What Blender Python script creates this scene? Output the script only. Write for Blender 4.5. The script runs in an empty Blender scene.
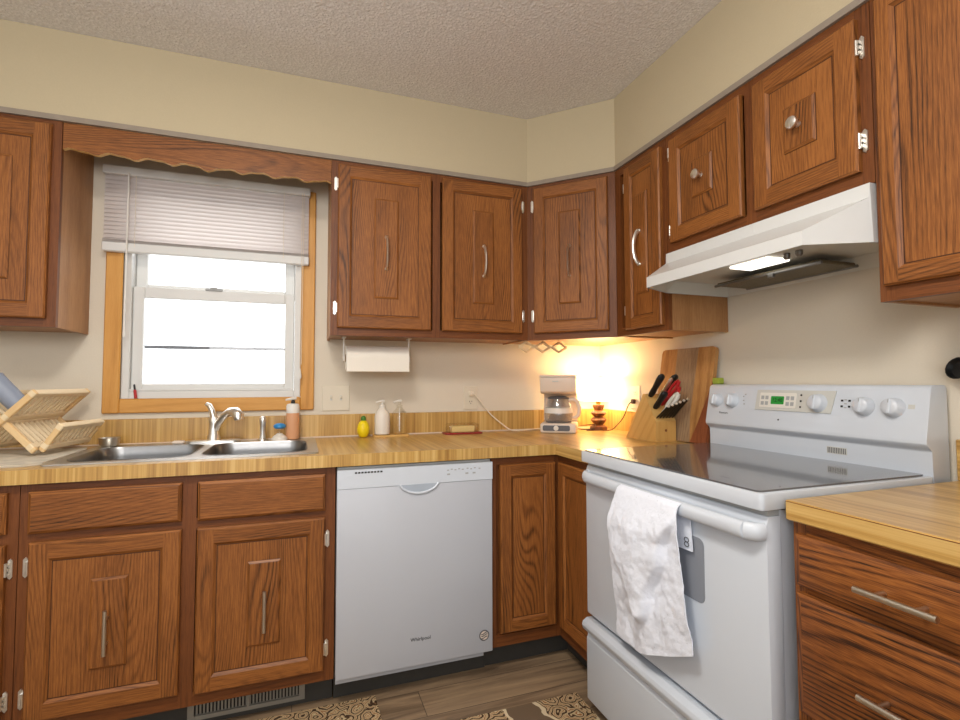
import bpy, bmesh, math, random
from mathutils import Vector, Matrix, noise
random.seed(7)
PI = math.pi
scene = bpy.context.scene
COL = scene.collection

# ------------------------------------------------------------------ camera
cd = bpy.data.cameras.new('camera')
cam = bpy.data.objects.new('camera', cd); COL.objects.link(cam)
yaw, pitch, roll, FPX = .3424, .0442, -.0021, 500.588
fw = Vector((math.sin(yaw)*math.cos(pitch), math.cos(yaw)*math.cos(pitch), math.sin(pitch)))
rt = Vector((math.cos(yaw), -math.sin(yaw), 0)); upv = rt.cross(fw)
r2 = math.cos(roll)*rt + math.sin(roll)*upv; u2 = math.cos(roll)*upv - math.sin(roll)*rt
M = Matrix((r2, u2, -fw)).transposed().to_4x4(); M.translation = (-1.6531, -2.5345, 1.1763)
cam.matrix_world = M
cd.sensor_width = 36; cd.lens = FPX/960*36; cd.clip_start = .02
scene.camera = cam

# ------------------------------------------------------------------ world, lights, exposure
w = bpy.data.worlds.new('world'); scene.world = w; w.use_nodes = True
bg = w.node_tree.nodes['Background']
bg.inputs[0].default_value = (.93, .97, 1, 1); bg.inputs[1].default_value = 3.6
scene.view_settings.view_transform = 'Standard'; scene.view_settings.look = 'None'
scene.view_settings.gamma = 1; scene.view_settings.use_curve_mapping = False
scene.view_settings.exposure = 0.0

def area(name, loc, target, sx, sy, power, color):
    l = bpy.data.lights.new(name, 'AREA'); l.shape = 'RECTANGLE'; l.size = sx; l.size_y = sy
    l.energy = power; l.color = color
    o = bpy.data.objects.new(name, l); COL.objects.link(o); o.location = loc
    o.rotation_euler = (Vector(target)-Vector(loc)).to_track_quat('-Z', 'Y').to_euler()
    return o
area('ceiling_lamp_light', (-1.9, -1.95, 2.44), (-1.9, -1.95, 0), .4, .4, 31, (1, .94, .86))
area('upward_fill_light', (-2.1, -3.0, 1.75), (-1.9, -2.3, 2.5), .9, .9, 34, (1, .98, .97))  # upward fill added behind the camera to brighten the ceiling
area('rear_fill_light', (-2.2, -4.85, 1.25), (-1.4, 0, 1.2), 2.6, 2.1, 29, (.84, .92, 1))  # unseen cool fill added at the rear wall, no door there
area('side_fill_light', (-3.9, -2.9, 1.45), (-.5, -1.5, 1.0), 1.3, 1.2, 9, (.84, .92, 1))  # unseen cool fill added at the left wall, no window there

# ------------------------------------------------------------------ material helpers
def newmat(name):
    m = bpy.data.materials.new(name); m.use_nodes = True
    nt = m.node_tree; b = nt.nodes['Principled BSDF']
    return m, nt, b
def s2l(c):
    return tuple(((x/255)/12.92 if x/255 <= .04045 else ((x/255+.055)/1.055)**2.4) for x in c)
def plain(name, rgb, rough=.5, metal=0, spec=.5, coat=0, bump=0, bscale=60, vary=0, trans=0, ior=1.45, alpha=1, emit=None, es=0, sss=0):
    m, nt, b = newmat(name)
    c = s2l(rgb)
    b.inputs['Base Color'].default_value = (*c, 1); b.inputs['Roughness'].default_value = rough
    b.inputs['Metallic'].default_value = metal; b.inputs['Specular IOR Level'].default_value = spec
    b.inputs['Coat Weight'].default_value = coat; b.inputs['Transmission Weight'].default_value = trans
    b.inputs['IOR'].default_value = ior; b.inputs['Alpha'].default_value = alpha
    if emit:
        b.inputs['Emission Color'].default_value = (*s2l(emit), 1); b.inputs['Emission Strength'].default_value = es
    tc = nt.nodes.new('ShaderNodeTexCoord')
    n = nt.nodes.new('ShaderNodeTexNoise'); n.inputs['Scale'].default_value = bscale; n.inputs['Detail'].default_value = 3
    nt.links.new(tc.outputs['Object'], n.inputs['Vector'])
    if bump:
        bp = nt.nodes.new('ShaderNodeBump'); bp.inputs['Strength'].default_value = bump; bp.inputs['Distance'].default_value = .004
        nt.links.new(n.outputs['Fac'], bp.inputs['Height']); nt.links.new(bp.outputs[0], b.inputs['Normal'])
    if vary:
        mx = nt.nodes.new('ShaderNodeMix'); mx.data_type = 'RGBA'
        mx.inputs[6].default_value = (*[x*(1-vary) for x in c], 1); mx.inputs[7].default_value = (*[min(1, x*(1+vary)) for x in c], 1)
        nt.links.new(n.outputs['Fac'], mx.inputs[0]); nt.links.new(mx.outputs[2], b.inputs['Base Color'])
    return m
def N(nt, t, **kw):
    n = nt.nodes.new(t)
    for k, v in kw.items():
        if k.startswith('i_'): n.inputs[k[2:].replace('_', ' ')].default_value = v
        else: setattr(n, k, v)
    return n
def ramp(nt, stops):
    r = nt.nodes.new('ShaderNodeValToRGB'); e = r.color_ramp.elements
    while len(e) > 1: e.remove(e[-1])
    e[0].position = stops[0][0]; e[0].color = (*stops[0][1], 1)
    for p, c in stops[1:]:
        x = e.new(p); x.color = (*c, 1)
    return r
def math_(nt, op, a, b=None):
    n = N(nt, 'ShaderNodeMath', operation=op)
    for i, v in enumerate((a, b)):
        if v is None: continue
        if isinstance(v, (int, float)): n.inputs[i].default_value = v
        else: nt.links.new(v, n.inputs[i])
    return n.outputs[0]

def wood(name, light, mid, dark, ring=95, warp=.075, rough=.48, pores=.8, coat=.06, streak=1.0, warpx=4, warpy=.75):
    """grain runs along V of the grain UV map (metres)"""
    m, nt, b = newmat(name); L = nt.links
    uv = N(nt, 'ShaderNodeUVMap', uv_map='grain')
    oi = N(nt, 'ShaderNodeObjectInfo')
    off = N(nt, 'ShaderNodeVectorMath', operation='SCALE'); 
    cmb = N(nt, 'ShaderNodeCombineXYZ'); L.new(oi.outputs['Random'], cmb.inputs[0]); L.new(oi.outputs['Random'], cmb.inputs[1]); L.new(oi.outputs['Random'], cmb.inputs[2])
    L.new(cmb.outputs[0], off.inputs[0]); off.inputs['Scale'].default_value = 13.7
    add = N(nt, 'ShaderNodeVectorMath', operation='ADD'); L.new(uv.outputs[0], add.inputs[0]); L.new(off.outputs[0], add.inputs[1])
    def mapped(sx, sy):
        mp = N(nt, 'ShaderNodeMapping'); mp.inputs['Scale'].default_value = (sx, sy, 1); L.new(add.outputs[0], mp.inputs['Vector']); return mp.outputs[0]
    big = N(nt, 'ShaderNodeTexNoise', i_Scale=1.0, i_Detail=1.5); L.new(mapped(warpx, warpy), big.inputs['Vector'])
    fine = N(nt, 'ShaderNodeTexNoise', i_Scale=1.0, i_Detail=2.0); L.new(mapped(60, 5), fine.inputs['Vector'])
    sep = N(nt, 'ShaderNodeSeparateXYZ'); L.new(add.outputs[0], sep.inputs[0])
    x = math_(nt, 'ADD', sep.outputs[0], math_(nt, 'MULTIPLY', big.outputs['Fac'], warp*5))
    x = math_(nt, 'ADD', x, math_(nt, 'MULTIPLY', fine.outputs['Fac'], .005))
    sn = math_(nt, 'SINE', math_(nt, 'MULTIPLY', x, 2*PI*ring))
    sn = math_(nt, 'ADD', math_(nt, 'MULTIPLY', sn, .5), .5)
    sn = math_(nt, 'POWER', sn, 2.6)
    md = N(nt, 'ShaderNodeTexNoise', i_Scale=1.0, i_Detail=1.0); L.new(mapped(11, 2.2), md.inputs['Vector'])
    sn = math_(nt, 'MULTIPLY', sn, math_(nt, 'MULTIPLY', math_(nt, 'SUBTRACT', md.outputs['Fac'], .28), 2.6))
    pore = N(nt, 'ShaderNodeTexNoise', i_Scale=1.0, i_Detail=3.0, i_Roughness=.7); L.new(mapped(520, 16), pore.inputs['Vector'])
    pr = math_(nt, 'MULTIPLY', math_(nt, 'SUBTRACT', pore.outputs['Fac'], .45), pores*2)
    v = math_(nt, 'ADD', math_(nt, 'MULTIPLY', sn, .46*streak), pr)
    tone = N(nt, 'ShaderNodeTexNoise', i_Scale=1.0, i_Detail=2.0); L.new(mapped(9, 1.3), tone.inputs['Vector'])
    v = math_(nt, 'ADD', v, math_(nt, 'MULTIPLY', math_(nt, 'SUBTRACT', tone.outputs['Fac'], .5), .7))
    v = math_(nt, 'ADD', v, .2)
    r = ramp(nt, [(0, s2l(light)), (.45, s2l(mid)), (1, s2l(dark))]); L.new(v, r.inputs[0])
    L.new(r.outputs[0], b.inputs['Base Color'])
    b.inputs['Roughness'].default_value = rough; b.inputs['Coat Weight'].default_value = coat; b.inputs['Coat Roughness'].default_value = .25; b.inputs['Specular IOR Level'].default_value = .35
    bp = N(nt, 'ShaderNodeBump', i_Strength=.10, i_Distance=.001); L.new(v, bp.inputs['Height']); bp.invert = True
    L.new(bp.outputs[0], b.inputs['Normal'])
    return m

OAK = wood('stained_oak', (160, 101, 48), (125, 74, 31), (54, 29, 10))
OAKD = wood('stained_oak_frame', (124, 72, 33), (103, 57, 25), (56, 30, 12), ring=60, warp=.03, streak=.7)
OAKR = wood('red_stained_oak', (158, 97, 44), (122, 69, 29), (46, 24, 10), ring=66, warp=.05, pores=1.0, streak=1.5)
GROOVE = wood('dark_oak_groove', (84, 46, 20), (66, 35, 15), (40, 20, 8), streak=.4)  # darker oak tone along the panel grooves and block edges
OAKSIDE = wood('pale_oak_veneer', (176, 130, 84), (156, 110, 68), (120, 80, 46), ring=12, warp=.02, streak=.35)
CASING = wood('honey_oak_casing', (218, 164, 88), (200, 142, 66), (160, 102, 42), ring=26, warp=.03, streak=.6, pores=.35)
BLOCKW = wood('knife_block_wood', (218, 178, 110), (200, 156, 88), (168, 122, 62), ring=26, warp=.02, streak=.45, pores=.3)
RACKW = wood('bamboo_rack_wood', (232, 202, 154), (216, 178, 122), (182, 136, 82), ring=30, warp=.02, streak=.4, pores=.3)
BRD1 = wood('board_amber_wood', (196, 150, 94), (166, 118, 66), (118, 76, 38), ring=18, warp=.06, streak=.7)
BRD2 = wood('board_grey_wood', (172, 146, 116), (142, 117, 91), (88, 70, 55), ring=50, streak=.45, warp=.09)
BRD3 = wood('board_red_wood', (152, 88, 52), (124, 66, 38), (86, 44, 24), ring=18, warp=.03, streak=.5)
RAILW = wood('pale_rack_slat', (240, 222, 190), (228, 204, 164), (198, 166, 120), streak=.3, pores=.2)
PALEW = wood('pale_maple', (222, 200, 162), (208, 182, 140), (184, 156, 112), streak=.3, pores=.2)
LAMPW = wood('turned_walnut', (140, 84, 44), (104, 58, 28), (60, 30, 14), ring=20, warp=.02)

def laminate(name, light, mid, dark, rough=.28):
    """butcher-block strips: long along V of the grain UV, narrow strips in U"""
    m, nt, b = newmat(name); L = nt.links
    uv = N(nt, 'ShaderNodeUVMap', uv_map='grain')
    def mapped(sx, sy):
        mp = N(nt, 'ShaderNodeMapping'); mp.inputs['Scale'].default_value = (sx, sy, 1); L.new(uv.outputs[0], mp.inputs['Vector']); return mp.outputs[0]
    a = N(nt, 'ShaderNodeTexNoise', i_Scale=1.0, i_Detail=2.0, i_Roughness=.6); L.new(mapped(75, .9), a.inputs['Vector'])
    c = N(nt, 'ShaderNodeTexNoise', i_Scale=1.0, i_Detail=1.0); L.new(mapped(16, .5), c.inputs['Vector'])
    d = N(nt, 'ShaderNodeTexNoise', i_Scale=1.0, i_Detail=2.0); L.new(mapped(420, 5), d.inputs['Vector'])
    v = math_(nt, 'ADD', math_(nt, 'MULTIPLY', a.outputs['Fac'], .65), math_(nt, 'MULTIPLY', c.outputs['Fac'], .45))
    v = math_(nt, 'ADD', v, math_(nt, 'MULTIPLY', math_(nt, 'SUBTRACT', d.outputs['Fac'], .5), .28))
    r = ramp(nt, [(.36, s2l(light)), (.54, s2l(mid)), (.74, s2l(dark))]); L.new(v, r.inputs[0])
    L.new(r.outputs[0], b.inputs['Base Color']); b.inputs['Roughness'].default_value = rough
    b.inputs['Specular IOR Level'].default_value = .55
    return m
LAM = laminate('butcher_block_laminate', (214, 180, 116), (194, 154, 86), (154, 112, 55))

def paint(name, rgb, bump=.12, scale=180, rough=.85, vary=.03):
    return plain(name, rgb, rough, spec=.2, bump=bump, bscale=scale, vary=vary)
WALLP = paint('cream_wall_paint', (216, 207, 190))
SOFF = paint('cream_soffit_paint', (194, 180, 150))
def popcorn():
    m, nt, b = newmat('popcorn_ceiling'); L = nt.links
    tc = N(nt, 'ShaderNodeTexCoord')
    n = N(nt, 'ShaderNodeTexNoise', i_Scale=110.0, i_Detail=4.0, i_Roughness=.65); L.new(tc.outputs['Object'], n.inputs['Vector'])
    v = N(nt, 'ShaderNodeTexVoronoi', i_Scale=95.0); L.new(tc.outputs['Object'], v.inputs['Vector'])
    h = math_(nt, 'SUBTRACT', n.outputs['Fac'], math_(nt, 'MULTIPLY', v.outputs['Distance'], .5))
    r = ramp(nt, [(.2, s2l((222, 217, 211))), (.55, s2l((242, 238, 233)))]); L.new(h, r.inputs[0]); L.new(r.outputs[0], b.inputs['Base Color'])
    bp = N(nt, 'ShaderNodeBump', i_Strength=.8, i_Distance=.007); L.new(h, bp.inputs['Height']); L.new(bp.outputs[0], b.inputs['Normal'])
    b.inputs['Roughness'].default_value = .95; b.inputs['Specular IOR Level'].default_value = .1
    return m
POP = popcorn()
def floormat():
    m, nt, b = newmat('grey_oak_vinyl_plank'); L = nt.links
    tc = N(nt, 'ShaderNodeTexCoord')
    br = N(nt, 'ShaderNodeTexBrick'); br.offset = .37; br.inputs['Scale'].default_value = 1
    br.inputs['Brick Width'].default_value = 1.22; br.inputs['Row Height'].default_value = .152; br.inputs['Mortar Size'].default_value = .0015
    br.inputs['Color1'].default_value = (0, 0, 0, 1); br.inputs['Color2'].default_value = (1, 1, 1, 1); br.inputs['Mortar'].default_value = (.5, .5, .5, 1)
    L.new(tc.outputs['Object'], br.inputs['Vector'])
    mp = N(nt, 'ShaderNodeMapping'); mp.inputs['Scale'].default_value = (1.6, 22, 1); L.new(tc.outputs['Object'], mp.inputs['Vector'])
    sc = N(nt, 'ShaderNodeVectorMath', operation='SCALE'); L.new(br.outputs['Color'], sc.inputs[0]); sc.inputs['Scale'].default_value = 7
    ad = N(nt, 'ShaderNodeVectorMath', operation='ADD'); L.new(mp.outputs[0], ad.inputs[0]); L.new(sc.outputs[0], ad.inputs[1])
    n = N(nt, 'ShaderNodeTexNoise', i_Scale=1.0, i_Detail=5.0, i_Roughness=.62, i_Distortion=.6); L.new(ad.outputs[0], n.inputs['Vector'])
    v = math_(nt, 'ADD', n.outputs['Fac'], math_(nt, 'MULTIPLY', math_(nt, 'SUBTRACT', br.outputs['Color'], .5), .09))
    r = ramp(nt, [(.3, s2l((98, 80, 62))), (.5, s2l((140, 117, 92))), (.7, s2l((170, 144, 112)))]); L.new(v, r.inputs[0])
    mx = N(nt, 'ShaderNodeMix', data_type='RGBA'); L.new(br.outputs['Fac'], mx.inputs[0]); L.new(r.outputs[0], mx.inputs[6]); mx.inputs[7].default_value = (*s2l((84, 70, 58)), 1)
    L.new(mx.outputs[2], b.inputs['Base Color']); b.inputs['Roughness'].default_value = .45
    bp = N(nt, 'ShaderNodeBump', i_Strength=.15, i_Distance=.002); L.new(n.outputs['Fac'], bp.inputs['Height']); L.new(bp.outputs[0], b.inputs['Normal'])
    return m
FLOOR = floormat()
def rugmat(name, dense, dense_at=()):
    m, nt, b = newmat(name); L = nt.links
    tc = N(nt, 'ShaderNodeTexCoord')
    nz = N(nt, 'ShaderNodeTexNoise', i_Scale=14.0, i_Detail=2.0); L.new(tc.outputs['Object'], nz.inputs['Vector'])
    sc = N(nt, 'ShaderNodeVectorMath', operation='SCALE'); L.new(nz.outputs['Color'], sc.inputs[0]); sc.inputs['Scale'].default_value = .07
    ad = N(nt, 'ShaderNodeVectorMath', operation='ADD'); L.new(tc.outputs['Object'], ad.inputs[0]); L.new(sc.outputs[0], ad.inputs[1])
    vo = N(nt, 'ShaderNodeTexVoronoi', i_Scale=17.0); L.new(ad.outputs[0], vo.inputs['Vector'])
    rings = math_(nt, 'SINE', math_(nt, 'MULTIPLY', vo.outputs['Distance'], 26))
    r = ramp(nt, [(0, s2l((78, 58, 44))), (.13, s2l((130, 100, 72))), (.3, s2l((214, 196, 156))), (.56, s2l((186, 144, 98))), (.76, s2l((222, 206, 170))), (.93, s2l((168, 116, 70)))])
    r.color_ramp.interpolation = 'CONSTANT'
    v = math_(nt, 'ADD', math_(nt, 'MULTIPLY', rings, .5), .5); L.new(v, r.inputs[0])
    out = r.outputs[0]
    if not dense:
        # ornament only in the corner; plain brown field elsewhere
        ds = []
        for cx, cy, rr in dense_at:
            dn = N(nt, 'ShaderNodeVectorMath', operation='DISTANCE'); L.new(ad.outputs[0], dn.inputs[0]); dn.inputs[1].default_value = (cx, cy, .03)
            ds.append(math_(nt, 'SUBTRACT', dn.outputs['Value'], rr))
        dm = ds[0]
        for x in ds[1:]: dm = math_(nt, 'MINIMUM', dm, x)
        msk = math_(nt, 'LESS_THAN', dm, 0.0)
        edge = math_(nt, 'LESS_THAN', math_(nt, 'ABSOLUTE', dm), .008)
        mx = N(nt, 'ShaderNodeMix', data_type='RGBA'); L.new(msk, mx.inputs[0]); mx.inputs[6].default_value = (*s2l((122, 102, 82)), 1); L.new(out, mx.inputs[7])
        m2 = N(nt, 'ShaderNodeMix', data_type='RGBA'); L.new(edge, m2.inputs[0]); L.new(mx.outputs[2], m2.inputs[6]); m2.inputs[7].default_value = (*s2l((226, 208, 174)), 1)
        out = m2.outputs[2]
    L.new(out, b.inputs['Base Color']); b.inputs['Roughness'].default_value = .95; b.inputs['Specular IOR Level'].default_value = .1
    bp = N(nt, 'ShaderNodeBump', i_Strength=.5, i_Distance=.004)
    f = N(nt, 'ShaderNodeTexNoise', i_Scale=600.0); L.new(tc.outputs['Object'], f.inputs['Vector']); L.new(f.outputs['Fac'], bp.inputs['Height']); L.new(bp.outputs[0], b.inputs['Normal'])
    return m
RUG1 = rugmat('floral_rug', True); RUG2 = rugmat('floral_rug_corner', False, [(.245, .41, .15), (-.11, .40, .085), (-.26, .2, .12), (.2, 0, .12), (-.1, -.1, .16), (.2, -.38, .15)])

WHITE = plain('white_enamel', (206, 213, 222), .28, coat=.3)
DWWHITE = plain('white_appliance_paint', (188, 192, 200), .36, coat=.15)
ALMOND = plain('white_hood_enamel', (212, 213, 211), .35, coat=.2)
HOODIN = plain('hood_inner_paint', (206, 206, 200), .45)
PLASTIC = plain('white_plastic', (226, 222, 214), .4)
VINYL = plain('white_vinyl', (216, 216, 213), .45)
IVORY = plain('ivory_plastic', (216, 207, 188), .4)
GREYP = plain('light_grey_panel', (200, 200, 194), .45)
BUTTON = plain('grey_button', (166, 168, 168), .5)
BLACK = plain('black_plastic', (22, 22, 22), .4)
DARK = plain('dark_gap', (26, 25, 24), .8)
TOE = plain('dark_toe_kick', (62, 60, 56), .6, vary=.2, bscale=20)
CHROME = plain('polished_chrome', (240, 237, 230), .3, metal=1)
NICKEL = plain('satin_nickel', (214, 208, 196), .3, metal=1)
STEEL = plain('brushed_steel', (138, 138, 138), .34, metal=1, vary=.06, bscale=40)
RIMSTEEL = plain('lit_rim_steel', (196, 196, 195), .34, metal=1, vary=.05, bscale=40)  # lighter copy of the bowl steel, bright rim reflection put into the colour
MESHM = plain('hood_filter_mesh', (118, 110, 92), .5, metal=.6, bump=.8, bscale=260, vary=.35)
CROWN = plain('grey_crown_strip', (146, 134, 120), .7, vary=.1, bscale=30)
GLASSBLK = plain('ceramic_glass', (92, 92, 94), .13, spec=.8, coat=.5, vary=.3, bscale=700)
OVENGLASS = plain('oven_window_glass', (140, 144, 152), .12, spec=.7)
RED = plain('red_plastic', (178, 36, 40), .4)
YELLOW = plain('lemon_yellow', (236, 208, 20), .4, bump=.15, bscale=220)
GREEN = plain('leaf_green', (70, 120, 40), .5)
LIME = plain('lime_sponge', (150, 165, 60), .9, bump=.5, bscale=300)
BLUE = plain('blue_plastic', (40, 130, 190), .35)
BLUEGREY = plain('blue_grey_plastic', (140, 149, 166), .45)
AMBER = plain('orange_soap', (216, 158, 116), .3)
CREAM = plain('cream_plastic', (222, 206, 190), .35)
PAPER = plain('white_paper', (236, 230, 218), .9, bump=.15, bscale=150)
MILKY = plain('milky_bottle', (226, 218, 206), .3)
CORDW = plain('white_cord', (228, 216, 196), .5)
CORDB = plain('brown_cord', (74, 40, 20), .5)
DISPLAY = plain('green_display', (24, 96, 36), .3, emit=(40, 170, 60), es=.35)
DIGIT = plain('display_digit', (20, 44, 18), .4)
REGM = plain('grey_metal_register', (150, 146, 136), .5, metal=.3)
BUTTER = plain('butter', (228, 204, 140), .5)
REDDISH = plain('dark_red_dish', (150, 40, 44), .3)
MATC = plain('cream_drying_mat', (196, 187, 170), .95, vary=.42, bscale=20, bump=.4)
DKGREY = plain('dark_grey_panel', (92, 92, 96), .4)
STONE = plain('stoneware_white', (226, 222, 220), .4)
def glassm(name, tint=(1, 1, 1), gl=.12, rough=.03):
    m, nt, b = newmat(name); L = nt.links
    t = N(nt, 'ShaderNodeBsdfTransparent'); t.inputs[0].default_value = (*tint, 1)
    g = N(nt, 'ShaderNodeBsdfGlossy'); g.inputs['Roughness'].default_value = rough
    fr = N(nt, 'ShaderNodeLayerWeight', i_Blend=.5)
    f = math_(nt, 'ADD', math_(nt, 'MULTIPLY', math_(nt, 'POWER', fr.outputs['Facing'], 4.0), .5), gl)
    mx = N(nt, 'ShaderNodeMixShader'); L.new(f, mx.inputs[0]); L.new(t.outputs[0], mx.inputs[1]); L.new(g.outputs[0], mx.inputs[2])
    L.new(mx.outputs[0], nt.nodes['Material Output'].inputs[0])
    return m
PANE = glassm('window_glass', (1, 1, 1), .02)
CARAFE = glassm('carafe_glass', (.88, .9, .94), .16)
CLEARP = glassm('clear_plastic', (.965, .95, .91), .06, .12)
def translucent(name, rgb, fac=.4, emit=0, ergb=(255, 200, 120)):
    m, nt, b = newmat(name); L = nt.links
    c = (*s2l(rgb), 1)
    d = N(nt, 'ShaderNodeBsdfDiffuse'); d.inputs[0].default_value = c
    t = N(nt, 'ShaderNodeBsdfTranslucent'); t.inputs[0].default_value = c
    mx = N(nt, 'ShaderNodeMixShader'); mx.inputs[0].default_value = fac; L.new(d.outputs[0], mx.inputs[1]); L.new(t.outputs[0], mx.inputs[2])
    out = mx.outputs[0]
    if emit:
        e = N(nt, 'ShaderNodeEmission'); e.inputs[0].default_value = (*s2l(ergb), 1); e.inputs[1].default_value = emit
        a = N(nt, 'ShaderNodeAddShader'); L.new(out, a.inputs[0]); L.new(e.outputs[0], a.inputs[1]); out = a.outputs[0]
    L.new(out, nt.nodes['Material Output'].inputs[0])
    return m
SLAT = translucent('white_blind_slat', (216, 208, 204), .27)
SHADE = translucent('lit_lamp_shade', (250, 240, 215), .4, 4, (255, 236, 196))
def towelm():
    m, nt, b = newmat('white_terry_cloth'); L = nt.links
    tc = N(nt, 'ShaderNodeTexCoord')
    n = N(nt, 'ShaderNodeTexNoise', i_Scale=70.0, i_Detail=3.0); L.new(tc.outputs['Object'], n.inputs['Vector'])
    v = N(nt, 'ShaderNodeTexVoronoi', i_Scale=55.0); L.new(tc.outputs['Object'], v.inputs['Vector'])
    r = ramp(nt, [(.03, s2l((204, 208, 218))), (.12, s2l((232, 237, 248)))]); L.new(v.outputs['Distance'], r.inputs[0]); L.new(r.outputs[0], b.inputs['Base Color'])
    bp = N(nt, 'ShaderNodeBump', i_Strength=.6, i_Distance=.004); L.new(n.outputs['Fac'], bp.inputs['Height']); L.new(bp.outputs[0], b.inputs['Normal'])
    b.inputs['Roughness'].default_value = .95; b.inputs['Specular IOR Level'].default_value = .1
    return m
TOWEL = towelm()

# ------------------------------------------------------------------ geometry helpers
ZV = Vector((0, 0, 1))
class Fr:
    """local frame: a along the face to the right, n out of the face, c up"""
    def __init__(s, o, a, n, c=(0, 0, 1)):
        s.o, s.a, s.n, s.c = Vector(o), Vector(a).normalized(), Vector(n).normalized(), Vector(c).normalized()
    def p(s, a, n, c): return s.o + s.a*a + s.n*n + s.c*c
    def d(s, k): return {'a': s.a, 'n': s.n, 'c': s.c}[k]
WORLD = Fr((0, 0, 0), (1, 0, 0), (0, 1, 0))
class MB:
    def __init__(s): s.v = []; s.f = []; s.mats = []
    def mi(s, m):
        if m not in s.mats: s.mats.append(m)
        return s.mats.index(m)
    def face(s, pts, m, g=ZV):
        i = len(s.v); s.v += [Vector(p) for p in pts]; s.f.append((list(range(i, i+len(pts))), s.mi(m), Vector(g), False))
    def raw(s, vs, fs, m, g=ZV, rnd=False):
        i = len(s.v); s.v += [Vector(p) for p in vs]; k = s.mi(m)
        for f in fs: s.f.append(([i+j for j in f], k, Vector(g), rnd))
        return s
    def box(s, F, a0, a1, n0, n1, c0, c1, m, g='c', bev=0, seg=1):
        a0, a1 = sorted((a0, a1)); n0, n1 = sorted((n0, n1)); c0, c1 = sorted((c0, c1))
        gd = F.d(g) if isinstance(g, str) else Vector(g)
        bm = bmesh.new()
        vs = [bm.verts.new((x, y, z)) for x in (a0, a1) for y in (n0, n1) for z in (c0, c1)]
        for q in ((0, 1, 3, 2), (4, 6, 7, 5), (0, 4, 5, 1), (2, 3, 7, 6), (0, 2, 6, 4), (1, 5, 7, 3)): bm.faces.new([vs[i] for i in q])
        if bev:
            bmesh.ops.bevel(bm, geom=bm.edges[:], offset=min(bev, .49*min(a1-a0, n1-n0, c1-c0)), segments=seg, affect='EDGES', profile=.5)
        bm.verts.index_update()
        s.raw([F.p(*v.co) for v in bm.verts], [[v.index for v in f.verts] for f in bm.faces], m, gd)
        bm.free(); return s
    def prism(s, F, poly, k0, k1, m, axis='a', g='c', bev=0, seg=2, holes=()):
        """poly in the two other axes (order: a,n,c minus axis), extruded along axis"""
        gd = F.d(g) if isinstance(g, str) else Vector(g)
        def P(k, q):
            if axis == 'a': return (k, q[0], q[1])
            if axis == 'n': return (q[0], k, q[1])
            return (q[0], q[1], k)
        bm = bmesh.new()
        if holes:
            for k in (k0, k1):
                es = []
                for lp in (poly, *holes):
                    vs = [bm.verts.new(P(k, q)) for q in lp]
                    es += [bm.edges.new((vs[i], vs[(i+1) % len(vs)])) for i in range(len(vs))]
                bmesh.ops.triangle_fill(bm, edges=es, use_beauty=True)
            for lp in (poly, *holes):
                n = len(lp)
                A = [bm.verts.new(P(k0, q)) for q in lp]; B = [bm.verts.new(P(k1, q)) for q in lp]
                for i in range(n): bm.faces.new((A[i], A[(i+1) % n], B[(i+1) % n], B[i]))
            bmesh.ops.remove_doubles(bm, verts=bm.verts[:], dist=1e-6)
        else:
            n = len(poly)
            A = [bm.verts.new(P(k0, q)) for q in poly]; B = [bm.verts.new(P(k1, q)) for q in poly]
            bm.faces.new(A); bm.faces.new(B[::-1])
            for i in range(n): bm.faces.new((A[i], B[i], B[(i+1) % n], A[(i+1) % n]))
            if bev: bmesh.ops.bevel(bm, geom=bm.edges[:], offset=bev, segments=seg, affect='EDGES', profile=.5)
        bm.verts.index_update()
        s.raw([F.p(*v.co) for v in bm.verts], [[v.index for v in f.verts] for f in bm.faces], m, gd)
        bm.free(); return s
    def tube(s, path, r, m, n=8, caps=True, flat=None, g=None):
        """path of points; r number or list; flat=(sx,sy) squash"""
        P = [Vector(p) for p in path]; k = len(P)
        R = r if isinstance(r, (list, tuple)) else [r]*k
        T = [(P[min(i+1, k-1)]-P[max(i-1, 0)]).normalized() for i in range(k)]
        ref = Vector((0, 0, 1)) if abs(T[0].z) < .9 else Vector((1, 0, 0))
        x = (ref - T[0]*ref.dot(T[0])).normalized(); vs = []
        for i in range(k):
            x = (x - T[i]*x.dot(T[i])).normalized(); y = T[i].cross(x)
            for j in range(n):
                an = 2*PI*j/n; sx, sy = flat or (1, 1)
                vs.append(P[i] + x*math.cos(an)*R[i]*sx + y*math.sin(an)*R[i]*sy)
        fs = [[i*n+j, i*n+(j+1) % n, (i+1)*n+(j+1) % n, (i+1)*n+j] for i in range(k-1) for j in range(n)]
        if caps: fs += [list(range(n))[::-1], [(k-1)*n+j for j in range(n)]]
        return s.raw(vs, fs, m, g or T[0], True)
    def lathe(s, o, prof, m, axis=ZV, n=20, g=None, sc=(1, 1), caps=True):
        """prof: list of (radius, height)"""
        o = Vector(o); ax = Vector(axis).normalized()
        ref = Vector((1, 0, 0)) if abs(ax.x) < .9 else Vector((0, 1, 0))
        x = (ref-ax*ref.dot(ax)).normalized(); y = ax.cross(x); vs = []
        for r, h in prof:
            for j in range(n):
                an = 2*PI*j/n; vs.append(o+ax*h+x*math.cos(an)*r*sc[0]+y*math.sin(an)*r*sc[1])
        k = len(prof)
        fs = [[i*n+j, i*n+(j+1) % n, (i+1)*n+(j+1) % n, (i+1)*n+j] for i in range(k-1) for j in range(n)]
        if caps: fs += [list(range(n))[::-1], [(k-1)*n+j for j in range(n)]]
        return s.raw(vs, fs, m, g or ax, True)

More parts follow.
